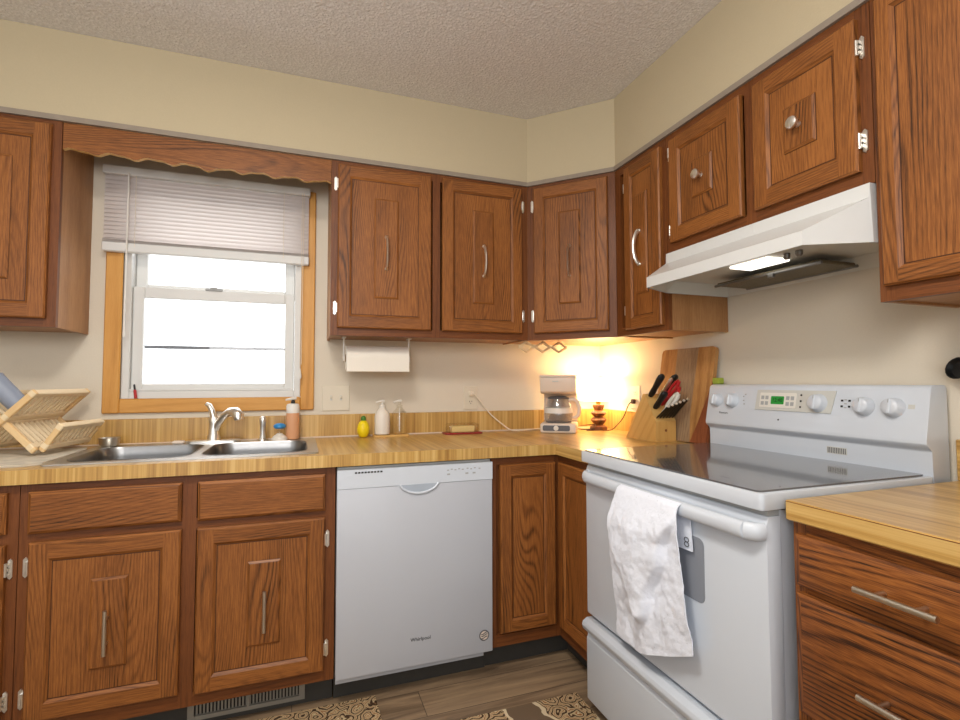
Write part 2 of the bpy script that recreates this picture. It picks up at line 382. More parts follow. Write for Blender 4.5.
WL = {}
def obj(name, mb, parent=None, sharp=27):
    base = Vector(WL[parent.name]) if parent else Vector((0, 0, 0))
    me = bpy.data.meshes.new(name)
    bm = bmesh.new(); vs = [bm.verts.new(v-base) for v in mb.v]
    meta = []
    rl = bm.faces.layers.int.new('rnd')
    for idx, k, g, rnd in mb.f:
        try: f = bm.faces.new([vs[i] for i in idx])
        except ValueError: continue
        f.material_index = k; f.smooth = True; f[rl] = int(rnd); meta.append(g)
    bm.normal_update()
    lay = bm.loops.layers.uv.new('grain')
    ox = (hash(name) % 97)*0
    for f, g in zip(bm.faces, meta):
        n = f.normal; gg = g.normalized()
        if abs(n.dot(gg)) > .9: gg = Vector((1, 0, 0)) if abs(n.x) < .8 else Vector((0, 1, 0))
        gg = (gg-n*gg.dot(n)); gg = gg.normalized() if gg.length > 1e-6 else Vector((0, 0, 1))
        a = n.cross(gg)
        # keep the strip direction the same on opposite faces
        for c in a:
            if abs(c) > 1e-3:
                if c < 0: a = -a
                break
        for l in f.loops:
            co = l.vert.co+base
            l[lay].uv = (co.dot(a), co.dot(gg))
    bmesh.ops.remove_doubles(bm, verts=bm.verts[:], dist=1e-6)
    bmesh.ops.recalc_face_normals(bm, faces=bm.faces[:])
    for e in bm.edges:
        if len(e.link_faces) != 2 or e.calc_face_angle(0) > math.radians(52 if e.link_faces[0][rl] and e.link_faces[1][rl] else sharp): e.smooth = False
    bm.to_mesh(me); bm.free()
    for m in mb.mats: me.materials.append(m)
    o = bpy.data.objects.new(name, me); COL.objects.link(o)
    WL[o.name] = tuple(base)
    if parent: o.parent = parent
    # a child mesh sits at its parent's origin, so it shares the parent's world location
    return o
def tag(o, label, cat, group=None):
    o['label'] = label; o['category'] = cat
    if group: o['group'] = group
    return o
def thing(name, loc, label, cat, group=None):
    o = bpy.data.objects.new(name, None); COL.objects.link(o); o.location = loc; o.empty_display_size = .05
    WL[o.name] = tuple(loc); return tag(o, label, cat, group)
def solo(name, mb, loc, label, cat, group=None):
    """a thing that is one mesh"""
    base = Vector(loc); mb.v = [v-base for v in mb.v]
    o = obj(name, mb); o.location = loc; WL[o.name] = tuple(loc)
    return tag(o, label, cat, group)
def struct(name, mb, parent=None):
    o = obj(name, mb, parent)
    if not parent: o['kind'] = 'structure'
    return o
def rrect(x0, x1, y0, y1, r, n=5):
    pts = []
    for cx, cy, a0 in ((x1-r, y1-r, 0), (x0+r, y1-r, 90), (x0+r, y0+r, 180), (x1-r, y0+r, 270)):
        for i in range(n+1):
            a = math.radians(a0+90*i/n); pts.append((cx+r*math.cos(a), cy+r*math.sin(a)))
    return pts
def text_mb(mb, F, body, size, m, n=.0006, depth=.0006):
    cu = bpy.data.curves.new('lettering', 'FONT'); cu.body = body; cu.size = size; cu.align_x = 'CENTER'; cu.align_y = 'CENTER'; cu.resolution_u = 2; cu.offset = .012*size
    t = bpy.data.objects.new('lettering', cu); COL.objects.link(t)
    bpy.context.view_layer.update()
    me = bpy.data.meshes.new_from_object(t.evaluated_get(bpy.context.evaluated_depsgraph_get()))
    mb.raw([F.p(v.co.x, n, v.co.y) for v in me.vertices], [list(p.vertices) for p in me.polygons], m, F.c)
    bpy.data.objects.remove(t); bpy.data.curves.remove(cu); bpy.data.meshes.remove(me)

# ------------------------------------------------------------------ setting
H = .914; ZB = 1.38; ZC = 2.163; CEIL = 2.493; UD = .302
XL, YR = -4.0, -5.0
struct('floor', MB().box(WORLD, XL, 0, YR, 0, -.06, 0, FLOOR))
struct('ceiling', MB().box(WORLD, XL, 0, YR, 0, CEIL, CEIL+.06, POP))
wx0, wx1, wz0, wz1 = -2.385, -1.655, 1.104, 2.04      # rough window opening
mb = MB()
for a0, a1, c0, c1 in ((XL, wx0, 0, CEIL), (wx1, 0, 0, CEIL), (wx0, wx1, 0, wz0), (wx0, wx1, wz1, CEIL)):
    mb.box(WORLD, a0, a1, 0, .12, c0, c1, WALLP)
struct('wall_back', mb)
struct('wall_right', MB().box(WORLD, 0, .12, YR, .12, 0, CEIL, WALLP))
struct('wall_left', MB().box(WORLD, XL-.12, XL, YR, .12, 0, CEIL, WALLP))
struct('wall_rear', MB().box(WORLD, XL, 0, YR-.12, YR, 0, CEIL, WALLP))
A = .606; YE = -2.6
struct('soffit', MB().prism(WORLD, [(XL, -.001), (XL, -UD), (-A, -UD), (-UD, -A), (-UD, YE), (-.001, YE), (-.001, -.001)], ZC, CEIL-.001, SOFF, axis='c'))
d = .011
struct('trim_1', MB().prism(WORLD, [(XL+.9, -UD), (XL+.9, -UD-d), (-A-.004, -UD-d), (-UD-d, -A-.004), (-UD-d, YE+.1), (-UD, YE+.1), (-UD, -A), (-A, -UD)], ZC-.017, ZC+.003, CROWN, axis='c'))

# window
win = bpy.data.objects.new('window_1', None); COL.objects.link(win); win.location = (-2.02, 0, 1.08); WL['window_1'] = tuple(win.location); win['kind'] = 'structure'
mb = MB()
ox0, ox1, oz0, oz1 = -2.443, -1.597, 1.047, 2.098
W_ = .0615
mb.box(WORLD, ox0, ox0+W_, -.018, -.001, oz0, oz1, CASING, 'c', .004)
mb.box(WORLD, ox1-W_, ox1, -.018, -.001, oz0, oz1, CASING, 'c', .004)
mb.box(WORLD, ox0+W_, ox1-W_, -.0175, -.001, oz0, oz0+W_, CASING, 'a', .004)
mb.box(WORLD, ox0+W_, ox1-W_, -.0175, -.001, oz1-W_, oz1, CASING, 'a', .004)
obj('casing', mb, win)
mb = MB()
ix0, ix1, iz0, iz1 = -2.382, -1.658, 1.106, 2.038
for a0, a1, c0, c1 in ((ix0, ix0+.03, iz0, iz1), (ix1-.03, ix1, iz0, iz1), (ix0+.03, ix1-.03, iz0, iz0+.034), (ix0+.03, ix1-.03, iz1-.03, iz1)):
    mb.box(WORLD, a0, a1, .002, .11, c0, c1, VINYL, 'c', .003)
obj('window_frame', mb, win)
def sash(name, y0, y1, z0, z1, side, bot, top):
    mb = MB(); a0, a1 = ix0+.031, ix1-.031
    mb.box(WORLD, a0, a0+side, y0, y1, z0, z1, VINYL, 'c', .004); mb.box(WORLD, a1-side, a1, y0, y1, z0, z1, VINYL, 'c', .004)
    mb.box(WORLD, a0+side, a1-side, y0, y1, z0, z0+bot, VINYL, 'a', .004); mb.box(WORLD, a0+side, a1-side, y0, y1, z1-top, z1, VINYL, 'a', .004)
    s = obj(name, mb, win)
    obj('glass_pane', MB().box(WORLD, a0+side-.005, a1-side+.005, (y0+y1)/2-.002, (y0+y1)/2+.002, z0+bot-.005, z1-top+.005, PANE), s)
    return s
sash('upper_sash', .055, .085, 1.575, 2.006, .045, .042, .04)
lo = sash('lower_sash', .02, .05, 1.142, 1.60, .042, .03, .05)
obj('sash_lock', MB().box(WORLD, -2.07, -2.0, .012, .02, 1.594, 1.606, BUTTON, 'a', .003).box(WORLD, -2.05, -2.02, .008, .03, 1.602, 1.612, BUTTON, 'a', .003), lo)
obj('storm_rail', MB().box(WORLD, ix0+.034, ix1-.034, .092, .104, 1.331, 1.346, DKGREY, 'a'), win)
obj('stop_bead', MB().box(WORLD, ix0+.031, ix1-.031, .003, .018, 1.1405, 1.150, VINYL, 'a', .002), win)

solo('small_red_tube', MB().lathe((-2.322, -.0098, 1.1095), [(.0055, 0), (.006, .002), (.006, .034), (.004, .037)], RED, Vector((-.12, .0, .99)), 10).lathe(Vector((-2.322, -.0098, 1.1095))+Vector((-.12, 0, .99)).normalized()*.0374, [(.004, 0), (.004, .02), (.002, .024)], BLACK, Vector((-.12, .0, .99)), 10), (-2.322, -.0098, 1.1095), 'tiny red tube with dark cap standing on the window sill', 'tube')

# ------------------------------------------------------------------ cabinet builder
BACK = lambda x, y: Fr((x, y, 0), (1, 0, 0), (0, -1, 0))
RIGHT = lambda x, y: Fr((x, y, 0), (0, -1, 0), (-1, 0, 0))
def slope_ring(mb, F, o, i, no, ni, m):
    """quads between rectangle o (a0,a1,c0,c1) at depth no and rectangle i at depth ni"""
    O = [(o[0], o[2]), (o[1], o[2]), (o[1], o[3]), (o[0], o[3])]; I = [(i[0], i[2]), (i[1], i[2]), (i[1], i[3]), (i[0], i[3])]
    for k in range(4):
        j = (k+1) % 4; g = F.a if k % 2 == 0 else F.c
        mb.face([F.p(O[k][0], no, O[k][1]), F.p(O[j][0], no, O[j][1]), F.p(I[j][0], ni, I[j][1]), F.p(I[k][0], ni, I[k][1])], m, g)
def panel_door(F, a0, a1, c0, c1, stile=.05, t=.019, m=OAK, mp=None, n0=.001, dep=.007):
    mb = MB(); ch = .005; mp = mp or m
    o0 = (a0, a1, c0, c1); o = (a0+ch, a1-ch, c0+ch, c1-ch)
    i = (a0+stile, a1-stile, c0+stile, c1-stile); s = .009; i2 = (i[0]+s, i[1]-s, i[2]+s, i[3]-s)
    N1 = n0+t
    slope_ring(mb, F, o0, o0, n0, N1-ch, m); slope_ring(mb, F, o0, o, N1-ch, N1, m)
    q = lambda x0, x1, z0, z1, n, mm, g: mb.face([F.p(x0, n, z0), F.p(x1, n, z0), F.p(x1, n, z1), F.p(x0, n, z1)], mm, g)
    q(o[0], i[0], o[2], o[3], N1, m, F.c); q(i[1], o[1], o[2], o[3], N1, m, F.c)
    q(i[0], i[1], o[2], i[2], N1, m, F.a); q(i[0], i[1], i[3], o[3], N1, m, F.a)
    slope_ring(mb, F, i, i2, N1, N1-dep, m)
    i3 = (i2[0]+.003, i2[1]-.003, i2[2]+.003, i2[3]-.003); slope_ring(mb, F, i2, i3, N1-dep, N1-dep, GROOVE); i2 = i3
    q(*i2, N1-dep, mp, F.c)
    mb.face([F.p(a0, n0, c0), F.p(a0, n0, c1), F.p(a1, n0, c1), F.p(a1, n0, c0)], m, F.c)
    return mb
def centre_block(F, ca, cc, w, h, n0, t=.008, m=OAK):
    mb = MB(); o = (ca-w/2, ca+w/2, cc-h/2, cc+h/2); b = .007; i = (o[0]+b, o[1]-b, o[2]+b, o[3]-b)
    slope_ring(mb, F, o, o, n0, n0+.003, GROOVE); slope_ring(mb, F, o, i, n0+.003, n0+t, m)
    mb.face([F.p(i[0], n0+t, i[2]), F.p(i[1], n0+t, i[2]), F.p(i[1], n0+t, i[3]), F.p(i[0], n0+t, i[3])], m, F.c)
    mb.face([F.p(o[0], n0, o[2]), F.p(o[0], n0, o[3]), F.p(o[1], n0, o[3]), F.p(o[1], n0, o[2])], m, F.c)
    return mb
def arch_pull(F, a, cc, n0, L=.142):
    mb = MB(); pts = []; rs = []
    for i in range(13):
        t = i/12; c = cc-L/2+L*t; n = n0+.004+.026*math.sin(PI*t)**.55
        pts.append(F.p(a, n, c)); rs.append(.0052+.0014*abs(2*t-1))
    mb.tube(pts, rs, CHROME, 8, flat=(1.5, .9))
    for s in (-1, 1): mb.lathe(F.p(a, n0, cc+s*L/2), [(.0085, 0), (.0085, .004), (.006, .007)], CHROME, F.n, 10)
    return mb
def bar_pull(F, p0, p1, n0, r=.0058, out=.03, m=NICKEL, inset=.22):
    mb = MB(); A_, B_ = F.p(p0[0], n0+out, p0[1]), F.p(p1[0], n0+out, p1[1])
    mb.tube([A_, B_], r, m, 12)
    for t in (inset, 1-inset):
        q = A_.lerp(B_, t); mb.tube([q-F.n*(out-.0005), q], r*.75, m, 8)
    return mb
def knob_mb(F, a, c, n0):
    return MB().lathe(F.p(a, n0, c), [(.009, 0), (.0065, .006), (.0065, .014), (.0155, .02), (.018, .025), (.0165, .030), (.008, .033)], CHROME, F.n, 18)
def hinge_mb(F, a, c, side, n0=.0012, h=.062):
    """surface leaf beside the door edge plus its knuckle; side -1: leaf left of the edge"""
    mb = MB()
    mb.prism(F, [(a+side*.004, c-h/2+.006), (a+side*.010, c-h/2), (a+side*.016, c-h/2+.007), (a+side*.016, c+h/2-.007), (a+side*.010, c+h/2), (a+side*.004, c+h/2-.006)], n0, n0+.0035, CHROME, axis='n')
    mb.tube([F.p(a+side*.0025, n0+.012, c-h*.32), F.p(a+side*.0025, n0+.012, c+h*.32)], .0042, CHROME, 8)
    for k in (-.22, 0, .22): mb.box(F, min(a+side*.0025, a+side*.009), max(a+side*.0025, a+side*.009), n0+.002, n0+.012, c+k*h-.004, c+k*h+.004, CHROME)
    return mb
def add_door(cab, F, a0, a1, c0, c1, block=None, pull=None, hinge=0, stile=.05, m=OAK, mp=None, name='door', hz=None, frac=.12):
    dmb = panel_door(F, a0, a1, c0, c1, stile, m=m, mp=mp)
    dr = obj(name, dmb, cab)
    ca, cc = (a0+a1)/2, (c0+c1)/2; np_ = .001+.019-.007
    nt_ = np_
    if block:
        bw, bh = block[:2]; ba = ca+(block[2] if len(block) > 2 else 0); bc = cc+(block[3] if len(block) > 3 else 0)
        obj('centre_panel', centre_block(F, ba, bc, bw, bh, np_+.0002, m=m), dr); nt_ = np_+.0082; ca, cc = ba, bc
    if pull:
        kind = pull[0]; pa = ca+pull[1]; pc = cc+pull[2]
        if kind == 'arch': obj('handle', arch_pull(F, pa, pc, nt_), dr)
        elif kind == 'bar': obj('handle', bar_pull(F, (pa, pc-.068), (pa, pc+.068), nt_, .0062, .024), dr)
        elif kind == 'knob': obj('knob', knob_mb(F, pa, pc, nt_), dr)
    if hinge:
        e = a0 if hinge < 0 else a1
        for c in (hz or (c0+(c1-c0)*frac, c1-(c1-c0)*frac)): obj('hinge', hinge_mb(F, e, c, hinge), dr)
    return dr
def face_frame(F, a0, a1, c0, c1, divs, rails, sw, rt_, rb, m=OAKD, t=.019):
    """stiles at both ends and at divs; rails along top, bottom and at heights in rails"""
    mb = MB()
    xs = [(a0, a0+sw)]+[(x-sw/2, x+sw/2) for x in divs]+[(a1-sw, a1)]
    for x0, x1 in xs: mb.box(F, x0, x1, -t, 0, c0, c1, m, 'c')
    for (p, q) in zip(xs, xs[1:]):
        for z0, z1 in [(c0, c0+rb), (c1-rt_, c1)]+[(z-.019, z+.019) for z in rails]:
            mb.box(F, p[1], q[0], -t, 0, z0, z1, m, 'a')
    return mb

# ------------------------------------------------------------------ upper cabinets
UT = ZC-.0165        # cabinets stop under the crown strip
def upper(name, F, a0, a1, z0, z1, label, divs=(), side_m=OAKSIDE, depth=UD-.0015):
    base = F.p((a0+a1)/2, -depth/2, z0)
    cab = thing(name, tuple(base), label, 'cabinet')
    mb = MB()
    mb.box(F, a0, a0+.012, -depth, -.0195, z0, z1, side_m, 'c'); mb.box(F, a1-.012, a1, -depth, -.0195, z0, z1, side_m, 'c')
    mb.box(F, a0+.012, a1-.012, -depth, -.0195, z0+.006, z0+.018, OAKSIDE, 'a'); mb.box(F, a0+.012, a1-.012, -depth, -.0195, z1-.012, z1, OAKSIDE, 'a')
    mb.box(F, a0+.012, a1-.012, -depth, -depth+.006, z0+.018, z1-.012, OAKSIDE, 'c')
    obj('carcass', mb, cab)
    obj('face_frame', face_frame(F, a0, a1, z0, z1, divs, (), .036, .036, .036), cab)
    return cab
g = .0003
F = BACK(0, -UD)
c = upper('upper_cabinet', F, -2.88, -2.501, ZB, UT, 'oak upper cabinet left of the window, cut by the photo edge')
add_door(c, F, -2.853, -2.528, 1.41, 2.127, (.105, .445), ('arch', 0, -.02), -1)
c = upper('upper_cabinet', F, -1.54, -A-g, ZB, UT, 'wide two-door oak upper cabinet right of the window, above paper towels', (-1.071,))
add_door(c, F, -1.513, -1.099, 1.412, 2.127, (.108, .445, .002), ('arch', 0, -.02), -1)
add_door(c, F, -1.046, -.642, 1.412, 2.127, (.105, .445), ('arch', 0, -.02), 1)
# diagonal corner cabinet
q = math.sqrt(.5)
F = Fr((-A, -UD, 0), (q, -q, 0), (-q, -q, 0)); DL = (A-UD)*math.sqrt(2)
c = thing('corner_cabinet', (-.3, -.3, ZB), 'diagonal oak corner upper cabinet above the lit lamp', 'cabinet')
k = .0015
mb = MB().prism(WORLD, [(-A+g, -k), (-A+g, -UD+.004), (-A+.02, -UD-.004+.0005), (-UD-.004, -A+.02), (-UD+.004, -A+g), (-k, -A+g), (-k, -k)], ZB+.006, UT, OAKSIDE, axis='c')
obj('carcass', mb, c)
obj('face_frame', face_frame(F, .0008, DL-.0008, ZB, UT, (), (), .034, .036, .036, t=.012), c)
add_door(c, F, .036, DL-.034, 1.412, 2.127, (.105, .445), ('arch', 0, -.02), -1)
F = RIGHT(-UD, 0)
c = upper('upper_cabinet', F, A+g, .9445, ZB, UT, 'narrow single-door oak upper cabinet left of the range hood')
add_door(c, F, .690, .938-.014, 1.402, 2.118, (.078, .425), ('arch', -.005, -.02), -1, stile=.045)
c = upper('over_range_cabinet', F, .9465, 1.7035, 1.677, UT, 'short two-door oak cabinet with round knobs directly above the range hood', (1.338,))
add_door(c, F, .979, 1.315, 1.712, 2.115, (.098, .135), ('knob', 0, 0), -1)
add_door(c, F, 1.362, 1.676, 1.712, 2.115, (.098, .135), ('knob', 0, 0), 1, hz=(1.79, 2.035))
c = upper('upper_cabinet', F, 1.7055, 2.165, ZB-.008, UT, 'large oak upper cabinet right of the range hood')
add_door(c, F, 1.722, 2.14, 1.408, 2.127, None, None, 1, stile=.036)

# scalloped valance over the window
poly = [(-2.499, 2.15)]
xs = [-2.499+.9575*i/60 for i in range(61)]
def vz(x):
    t = (x+2.499)/.9575
    return 2.045+.0065*math.sin(t*PI*15)+.003*math.sin(t*PI*31) - .006*math.exp(-((t-.5)/.06)**2)
poly = [(-2.499, UT-.001)]+[(x, vz(x)) for x in xs]+[(-1.5415, UT-.001)]
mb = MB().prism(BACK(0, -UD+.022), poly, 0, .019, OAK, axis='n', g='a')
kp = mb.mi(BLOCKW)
for i, (idx, k_, gd, _r) in enumerate(mb.f):      # the scallop edge takes a paler wood tone
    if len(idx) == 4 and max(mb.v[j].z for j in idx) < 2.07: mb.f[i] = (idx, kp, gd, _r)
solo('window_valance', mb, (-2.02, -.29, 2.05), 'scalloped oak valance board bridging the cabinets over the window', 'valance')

# ------------------------------------------------------------------ blind
bl = thing('window_blind', (-2.04, -.03, 2.1), 'white mini blind half raised over the window', 'blind')
bx0, bx1 = -2.452, -1.624
obj('headrail', MB().box(WORLD, bx0, bx1, -.060, -.022, 2.062, 2.098, VINYL, 'a', .003), bl)
mb = MB()
for i in range(16):
    z = 2.05-i*.0178; vs = []
    for k in range(5):
        t = k/4-.5; ang = math.radians(62)
        vs.append((-.041+t*.026*math.cos(ang)+.0, z+t*.026*math.sin(ang)-.0025*(1-4*t*t)*0+0))
    pts = []; off = []
    for (y, zz), k in zip(vs, range(5)):
        cv = .0022*(1-(k/2-1)**2); off.append((y-cv*.9, zz+cv*.45))
    V = [(x, y, zz) for x in (bx0+.006, bx1-.006) for (y, zz) in off]
    mb.raw(V, [[k, k+1, 5+k+1, 5+k] for k in range(4)], SLAT, (1, 0, 0))
obj('slats', mb, bl)
mb = MB()
for i in range(3): mb.box(WORLD, bx0+.005, bx1-.005, -.054, -.028, 1.7725+i*.0042, 1.7745+i*.0042, SLAT, 'a')
obj('stacked_slats', mb, bl)
obj('bottom_rail', MB().box(WORLD, bx0+.003, bx1-.003, -.056, -.026, 1.731, 1.771, VINYL, 'a', .004), bl)
for x in (-2.33, -1.74): obj('ladder_cord', MB().tube([(x, -.0575, 2.06), (x, -.0575, 1.753)], .0011, CORDW, 5), bl)
obj('tilt_wand', MB().tube([(-2.355, -.064, 2.07), (-2.357, -.066, 1.38)], .0034, PLASTIC, 6).lathe((-2.357, -.066, 1.37), [(.005, 0), (.005, .02)], PLASTIC, n=8), bl)
obj('pull_cord', MB().tube([(-1.66, -.062, 2.07), (-1.662, -.064, 1.235)], .0012, CORDW, 5).tube([(-1.652, -.062, 2.07), (-1.655, -.064, 1.26)], .0012, CORDW, 5).lathe((-1.66, -.064, 1.195), [(.006, 0), (.007, .012), (.003, .045)], PLASTIC, n=8), bl)

# ------------------------------------------------------------------ base cabinets
TK = .11; CF = -.612
def base_cab(name, F, a0, a1, label, rails, divs=(), depth=.605, m=OAKD, sw=.04, zt=.868, openl=0):
    cab = thing(name, tuple(F.p((a0+a1)/2, -depth/2, 0)), label, 'cabinet')
    mb = MB()
    mb.box(F, a0, a0+.015, -depth, -.0195, TK, zt, OAKD, 'c'); mb.box(F, a1-.015, a1, -depth, -.0195, TK, zt, OAKD, 'c')
    mb.box(F, a0+.015, a1-.015, -depth, -.0195, TK, TK+.015, OAKD, 'a'); mb.box(F, a0+.015, a1-.015, -depth, -depth+.006, TK+.015, zt, OAKD, 'c')
    obj('carcass', mb, cab)
    obj('face_frame', face_frame(F, a0, a1, TK, zt, divs, rails, sw, .03, .045, m), cab)
    obj('toe_kick', MB().box(F, a0, a1, -.09, -.078, .001, TK-.001, TOE, 'a'), cab)
    return cab
def drawer_front(F, a0, a1, c0, c1, m=OAK, t=.019, b=.009):
    mb = MB(); o = (a0, a1, c0, c1); i = (a0+b, a1-b, c0+b, c1-b); n0 = .001
    slope_ring(mb, F, o, o, n0, n0+t-.007, m)
    slope_ring(mb, F, o, i, n0+t-.007, n0+t, m)
    mb.face([F.p(i[0], n0+t, i[2]), F.p(i[1], n0+t, i[2]), F.p(i[1], n0+t, i[3]), F.p(i[0], n0+t, i[3])], m, F.a)
    mb.face([F.p(a0, n0, c0), F.p(a0, n0, c1), F.p(a1, n0, c1), F.p(a1, n0, c0)], m, F.a)
    return mb
F = BACK(0, CF)
c = base_cab('base_cabinet', F, -2.92, -2.4565, 'oak base cabinet at far left, mostly cut by the photo edge', (.70,))
obj('drawer', drawer_front(F, -2.89, -2.482, .722, .845), c)
add_door(c, F, -2.89, -2.482, .163, .690, (.1, .28), ('bar', 0, -.02), 1, hz=(.228, .617))
c = base_cab('sink_cabinet', F, -2.4545, -1.531, 'two-door oak base cabinet under the double sink', (.703,), (-2.0,), sw=.042)
obj('drawer_front', drawer_front(F, -2.43, -2.022, .718, .845), c)
obj('drawer_front', drawer_front(F, -1.974, -1.567, .715, .845), c)
add_door(c, F, -2.425, -2.02, .16, .692, (.1, .278, .008, .0), ('bar', -.002, -.022), -1, hz=(.228, .617))
add_door(c, F, -1.974, -1.567, .152, .690, (.106, .285, .005, 0), ('bar', .003, -.022), 1, hz=(.226, .612), mp=OAK)
# corner base cabinet: two faces
c = thing('corner_base_cabinet', (-.45, -.45, 0), 'oak corner base cabinet between dishwasher and stove', 'cabinet')
xr, ye = -.9215, .917
mb = MB()
mb.prism(WORLD, [(xr, -.002), (xr, CF+.0195), (CF+.0195, CF+.0195), (CF+.0195, -ye), (-.002, -ye), (-.002, -.002)], TK, .868, OAKD, axis='c')
obj('carcass', mb, c)
mb = face_frame(F, xr, CF, TK, .868, (), (), .022, .03, .045)
mb2 = face_frame(RIGHT(CF, 0), -CF-.0, ye, TK, .868, (), (), .022, .03, .045)
obj('face_frame', mb, c); obj('face_frame', mb2, c)
obj('toe_kick', MB().box(F, xr, CF+.09, -.09, -.078, .001, TK-.001, TOE, 'a').box(RIGHT(CF, 0), -CF-.078, ye, -.09, -.078, .001, TK-.001, TOE, 'a'), c)
add_door(c, F, -.886, -.636, .166, .838, None, None, 0, stile=.045)
add_door(c, RIGHT(CF, 0), .638, .912, .160, .838, None, None, 0, stile=.045)
# drawer cabinet at right of stove
F = RIGHT(CF, 0)
c = base_cab('drawer_cabinet', F, 1.7005, 2.165, 'red-brown oak drawer cabinet right of the stove', (.7245, .452), m=OAKR, zt=.868, sw=.03, depth=.605)
for z0, z1, zh in ((.733, .842, .784), (.463, .716, .585), (.165, .442, .30)):
    dr = obj('drawer', drawer_front(F, 1.714, 2.15, z0, z1, OAKR, b=.014), c)
    obj('handle', bar_pull(F, (1.862, zh), (1.995, zh), .020, .0063, .032, inset=.25), dr)

# toe-kick register
r = thing('toe_kick_register', (-1.81, -.545, .03), 'grey metal heat register in the toe kick under the sink', 'vent')
F = BACK(0, CF-.0 + .078)
mb = MB()
rx0, rx1, rz0, rz1 = -2.005, -1.627, .022, .092
mb.prism(F, [(rx0, rz0), (rx1, rz0), (rx1, rz1), (rx0, rz1)], .0005, .012, REGM, axis='n', holes=([(rx0+.02, rz0+.014), (rx1-.02, rz0+.014), (rx1-.02, rz1-.008), (rx0+.02, rz1-.008)],))
obj('frame', mb, r)
mb = MB(); mb.box(F, rx0+.02, rx1-.02, .0005, .0012, rz0+.014, rz1-.008, DARK)
n = 30
for i in range(n):
    x = rx0+.022+(rx1-rx0-.044)*(i+.5)/n
    mb.box(F, x-.003, x+.003, .0015, .006, rz0+.0145, rz1-.0085, REGM)
mb.box(F, -1.82, -1.812, .006, .0115, rz0+.014, rz1-.008, REGM)
obj('louvers', mb, r)

# ------------------------------------------------------------------ counters
ct = thing('countertop', (-1.2, -.3, H), 'L-shaped butcher-block laminate countertop under the window and corner', 'countertop')
SX0, SX1, SY0, SY1 = -2.425, -1.59, -.585, -.06
hole = [(SX0+.02, SY0+.015), (SX1-.02, SY0+.015), (SX1-.02, SY1-.015), (SX0+.02, SY1-.015)]
CE = -.637; T = .044
outer = [(-2.93, -.001), (-2.93, CE), (CE, CE), (CE, -.9175), (-.001, -.9175), (-.001, -.001)]
mb = MB().prism(WORLD, outer, H-T+.0002, H, LAM, axis='c', g=(0, 1, 0), holes=(hole,))
# the strips on the front edge of the back run and on the back splash stand upright
for i, (idx, k_, gd, _r) in enumerate(mb.f):
    pts = [mb.v[j] for j in idx]
    if max(p.y for p in pts)-min(p.y for p in pts) < 1e-5: mb.f[i] = (idx, k_, Vector((0, 0, 1)), False)
obj('worktop', mb, ct)
obj('backsplash', MB().box(WORLD, -2.93, -.0205, -.02, -.001, H+.0003, H+.108, LAM, 'c', .002), ct)
obj('backsplash', MB().box(WORLD, -.02, -.001, -.9175, -.0015, H+.0003, H+.108, LAM, 'c', .002), ct)
obj('caulk_bead', MB().tube([(-2.9, -.0235, H+.003), (-.03, -.0235, H+.003)], .0035, CREAM, 6), ct)
pt = thing('countertop', (-.3, -1.93, H), 'short butcher-block laminate countertop right of the stove', 'countertop')
obj('worktop', MB().box(WORLD, CE, -.001, -2.18, -1.7005, H-T+.0002, H, LAM, (0, 1, 0), .003), pt)
obj('edge_seam', MB().box(WORLD, CE-.0004, CE+.0015, -2.178, -1.7025, H-.0035, H-.0022, LAMPW, 'a'), pt)
obj('backsplash', MB().box(WORLD, -.02, -.001, -2.18, -1.7005, H+.0003, H+.108, LAM, (0, 1, 0), .002), pt)

# ------------------------------------------------------------------ sink
sk = thing('kitchen_sink', (-2.0, -.33, H), 'double-bowl stainless steel sink below the window', 'sink')
b1 = rrect(-2.385, -2.022, -.545, -.165, .07, 6); b2 = rrect(-1.988, -1.63, -.545, -.165, .07, 6)
mb = MB()
ro = rrect(SX0, SX1, SY0, SY1, .015, 3)
mb.prism(WORLD, ro, H+.0006, H+.006, RIMSTEEL, axis='c', holes=(b1, b2), g=(1, 0, 0))
obj('rim', mb, sk)
for b in (b1, b2):
    mb = MB(); cx = sum(p[0] for p in b)/len(b); cy = sum(p[1] for p in b)/len(b); rings = []
    for sc_, z in ((1.015, H+.0075), (1.0, H+.0078), (.985, H+.002), (.97, H-.03), (.95, H-.13), (.90, H-.155), (.8, H-.162), (.12, H-.168)):
        rings.append([(cx+(p[0]-cx)*sc_, cy+(p[1]-cy)*sc_, z) for p in b])
    n = len(b); V = sum(rings, [])
    mb.raw(V, [[i*n+j, i*n+(j+1) % n, (i+1)*n+(j+1) % n, (i+1)*n+j] for i in range(len(rings)-1) for j in range(n)]+[[(len(rings)-1)*n+j for j in range(n)]], STEEL, (1, 0, 0))
    bo = obj('bowl', mb, sk, 60)
    obj('drain', MB().lathe((cx, cy, H-.1675), [(.042, 0), (.042, .004), (.03, .003), (.01, .002)], CHROME), bo)
SZ = H+.0062
f = thing('faucet', (-2.0, -.11, SZ), 'chrome single-lever kitchen faucet behind the sink', 'faucet')
obj('deck_plate', MB().prism(WORLD, rrect(-2.11, -1.90, -.14, -.085, .027, 5), SZ+.0003, SZ+.010, CHROME, axis='c'), f)
obj('body', MB().lathe((-2.005, -.112, SZ+.010), [(.027, 0), (.026, .012), (.021, .03), (.020, .07), (.022, .085), (.018, .10)], CHROME), f)
obj('lever', MB().tube([(-2.006, -.112, SZ+.105), (-2.014, -.108, SZ+.135), (-2.026, -.10, SZ+.158), (-2.04, -.10, SZ+.166)], [.017, .015, .014, .010], CHROME, 12, flat=(.8, 1.1)), f)
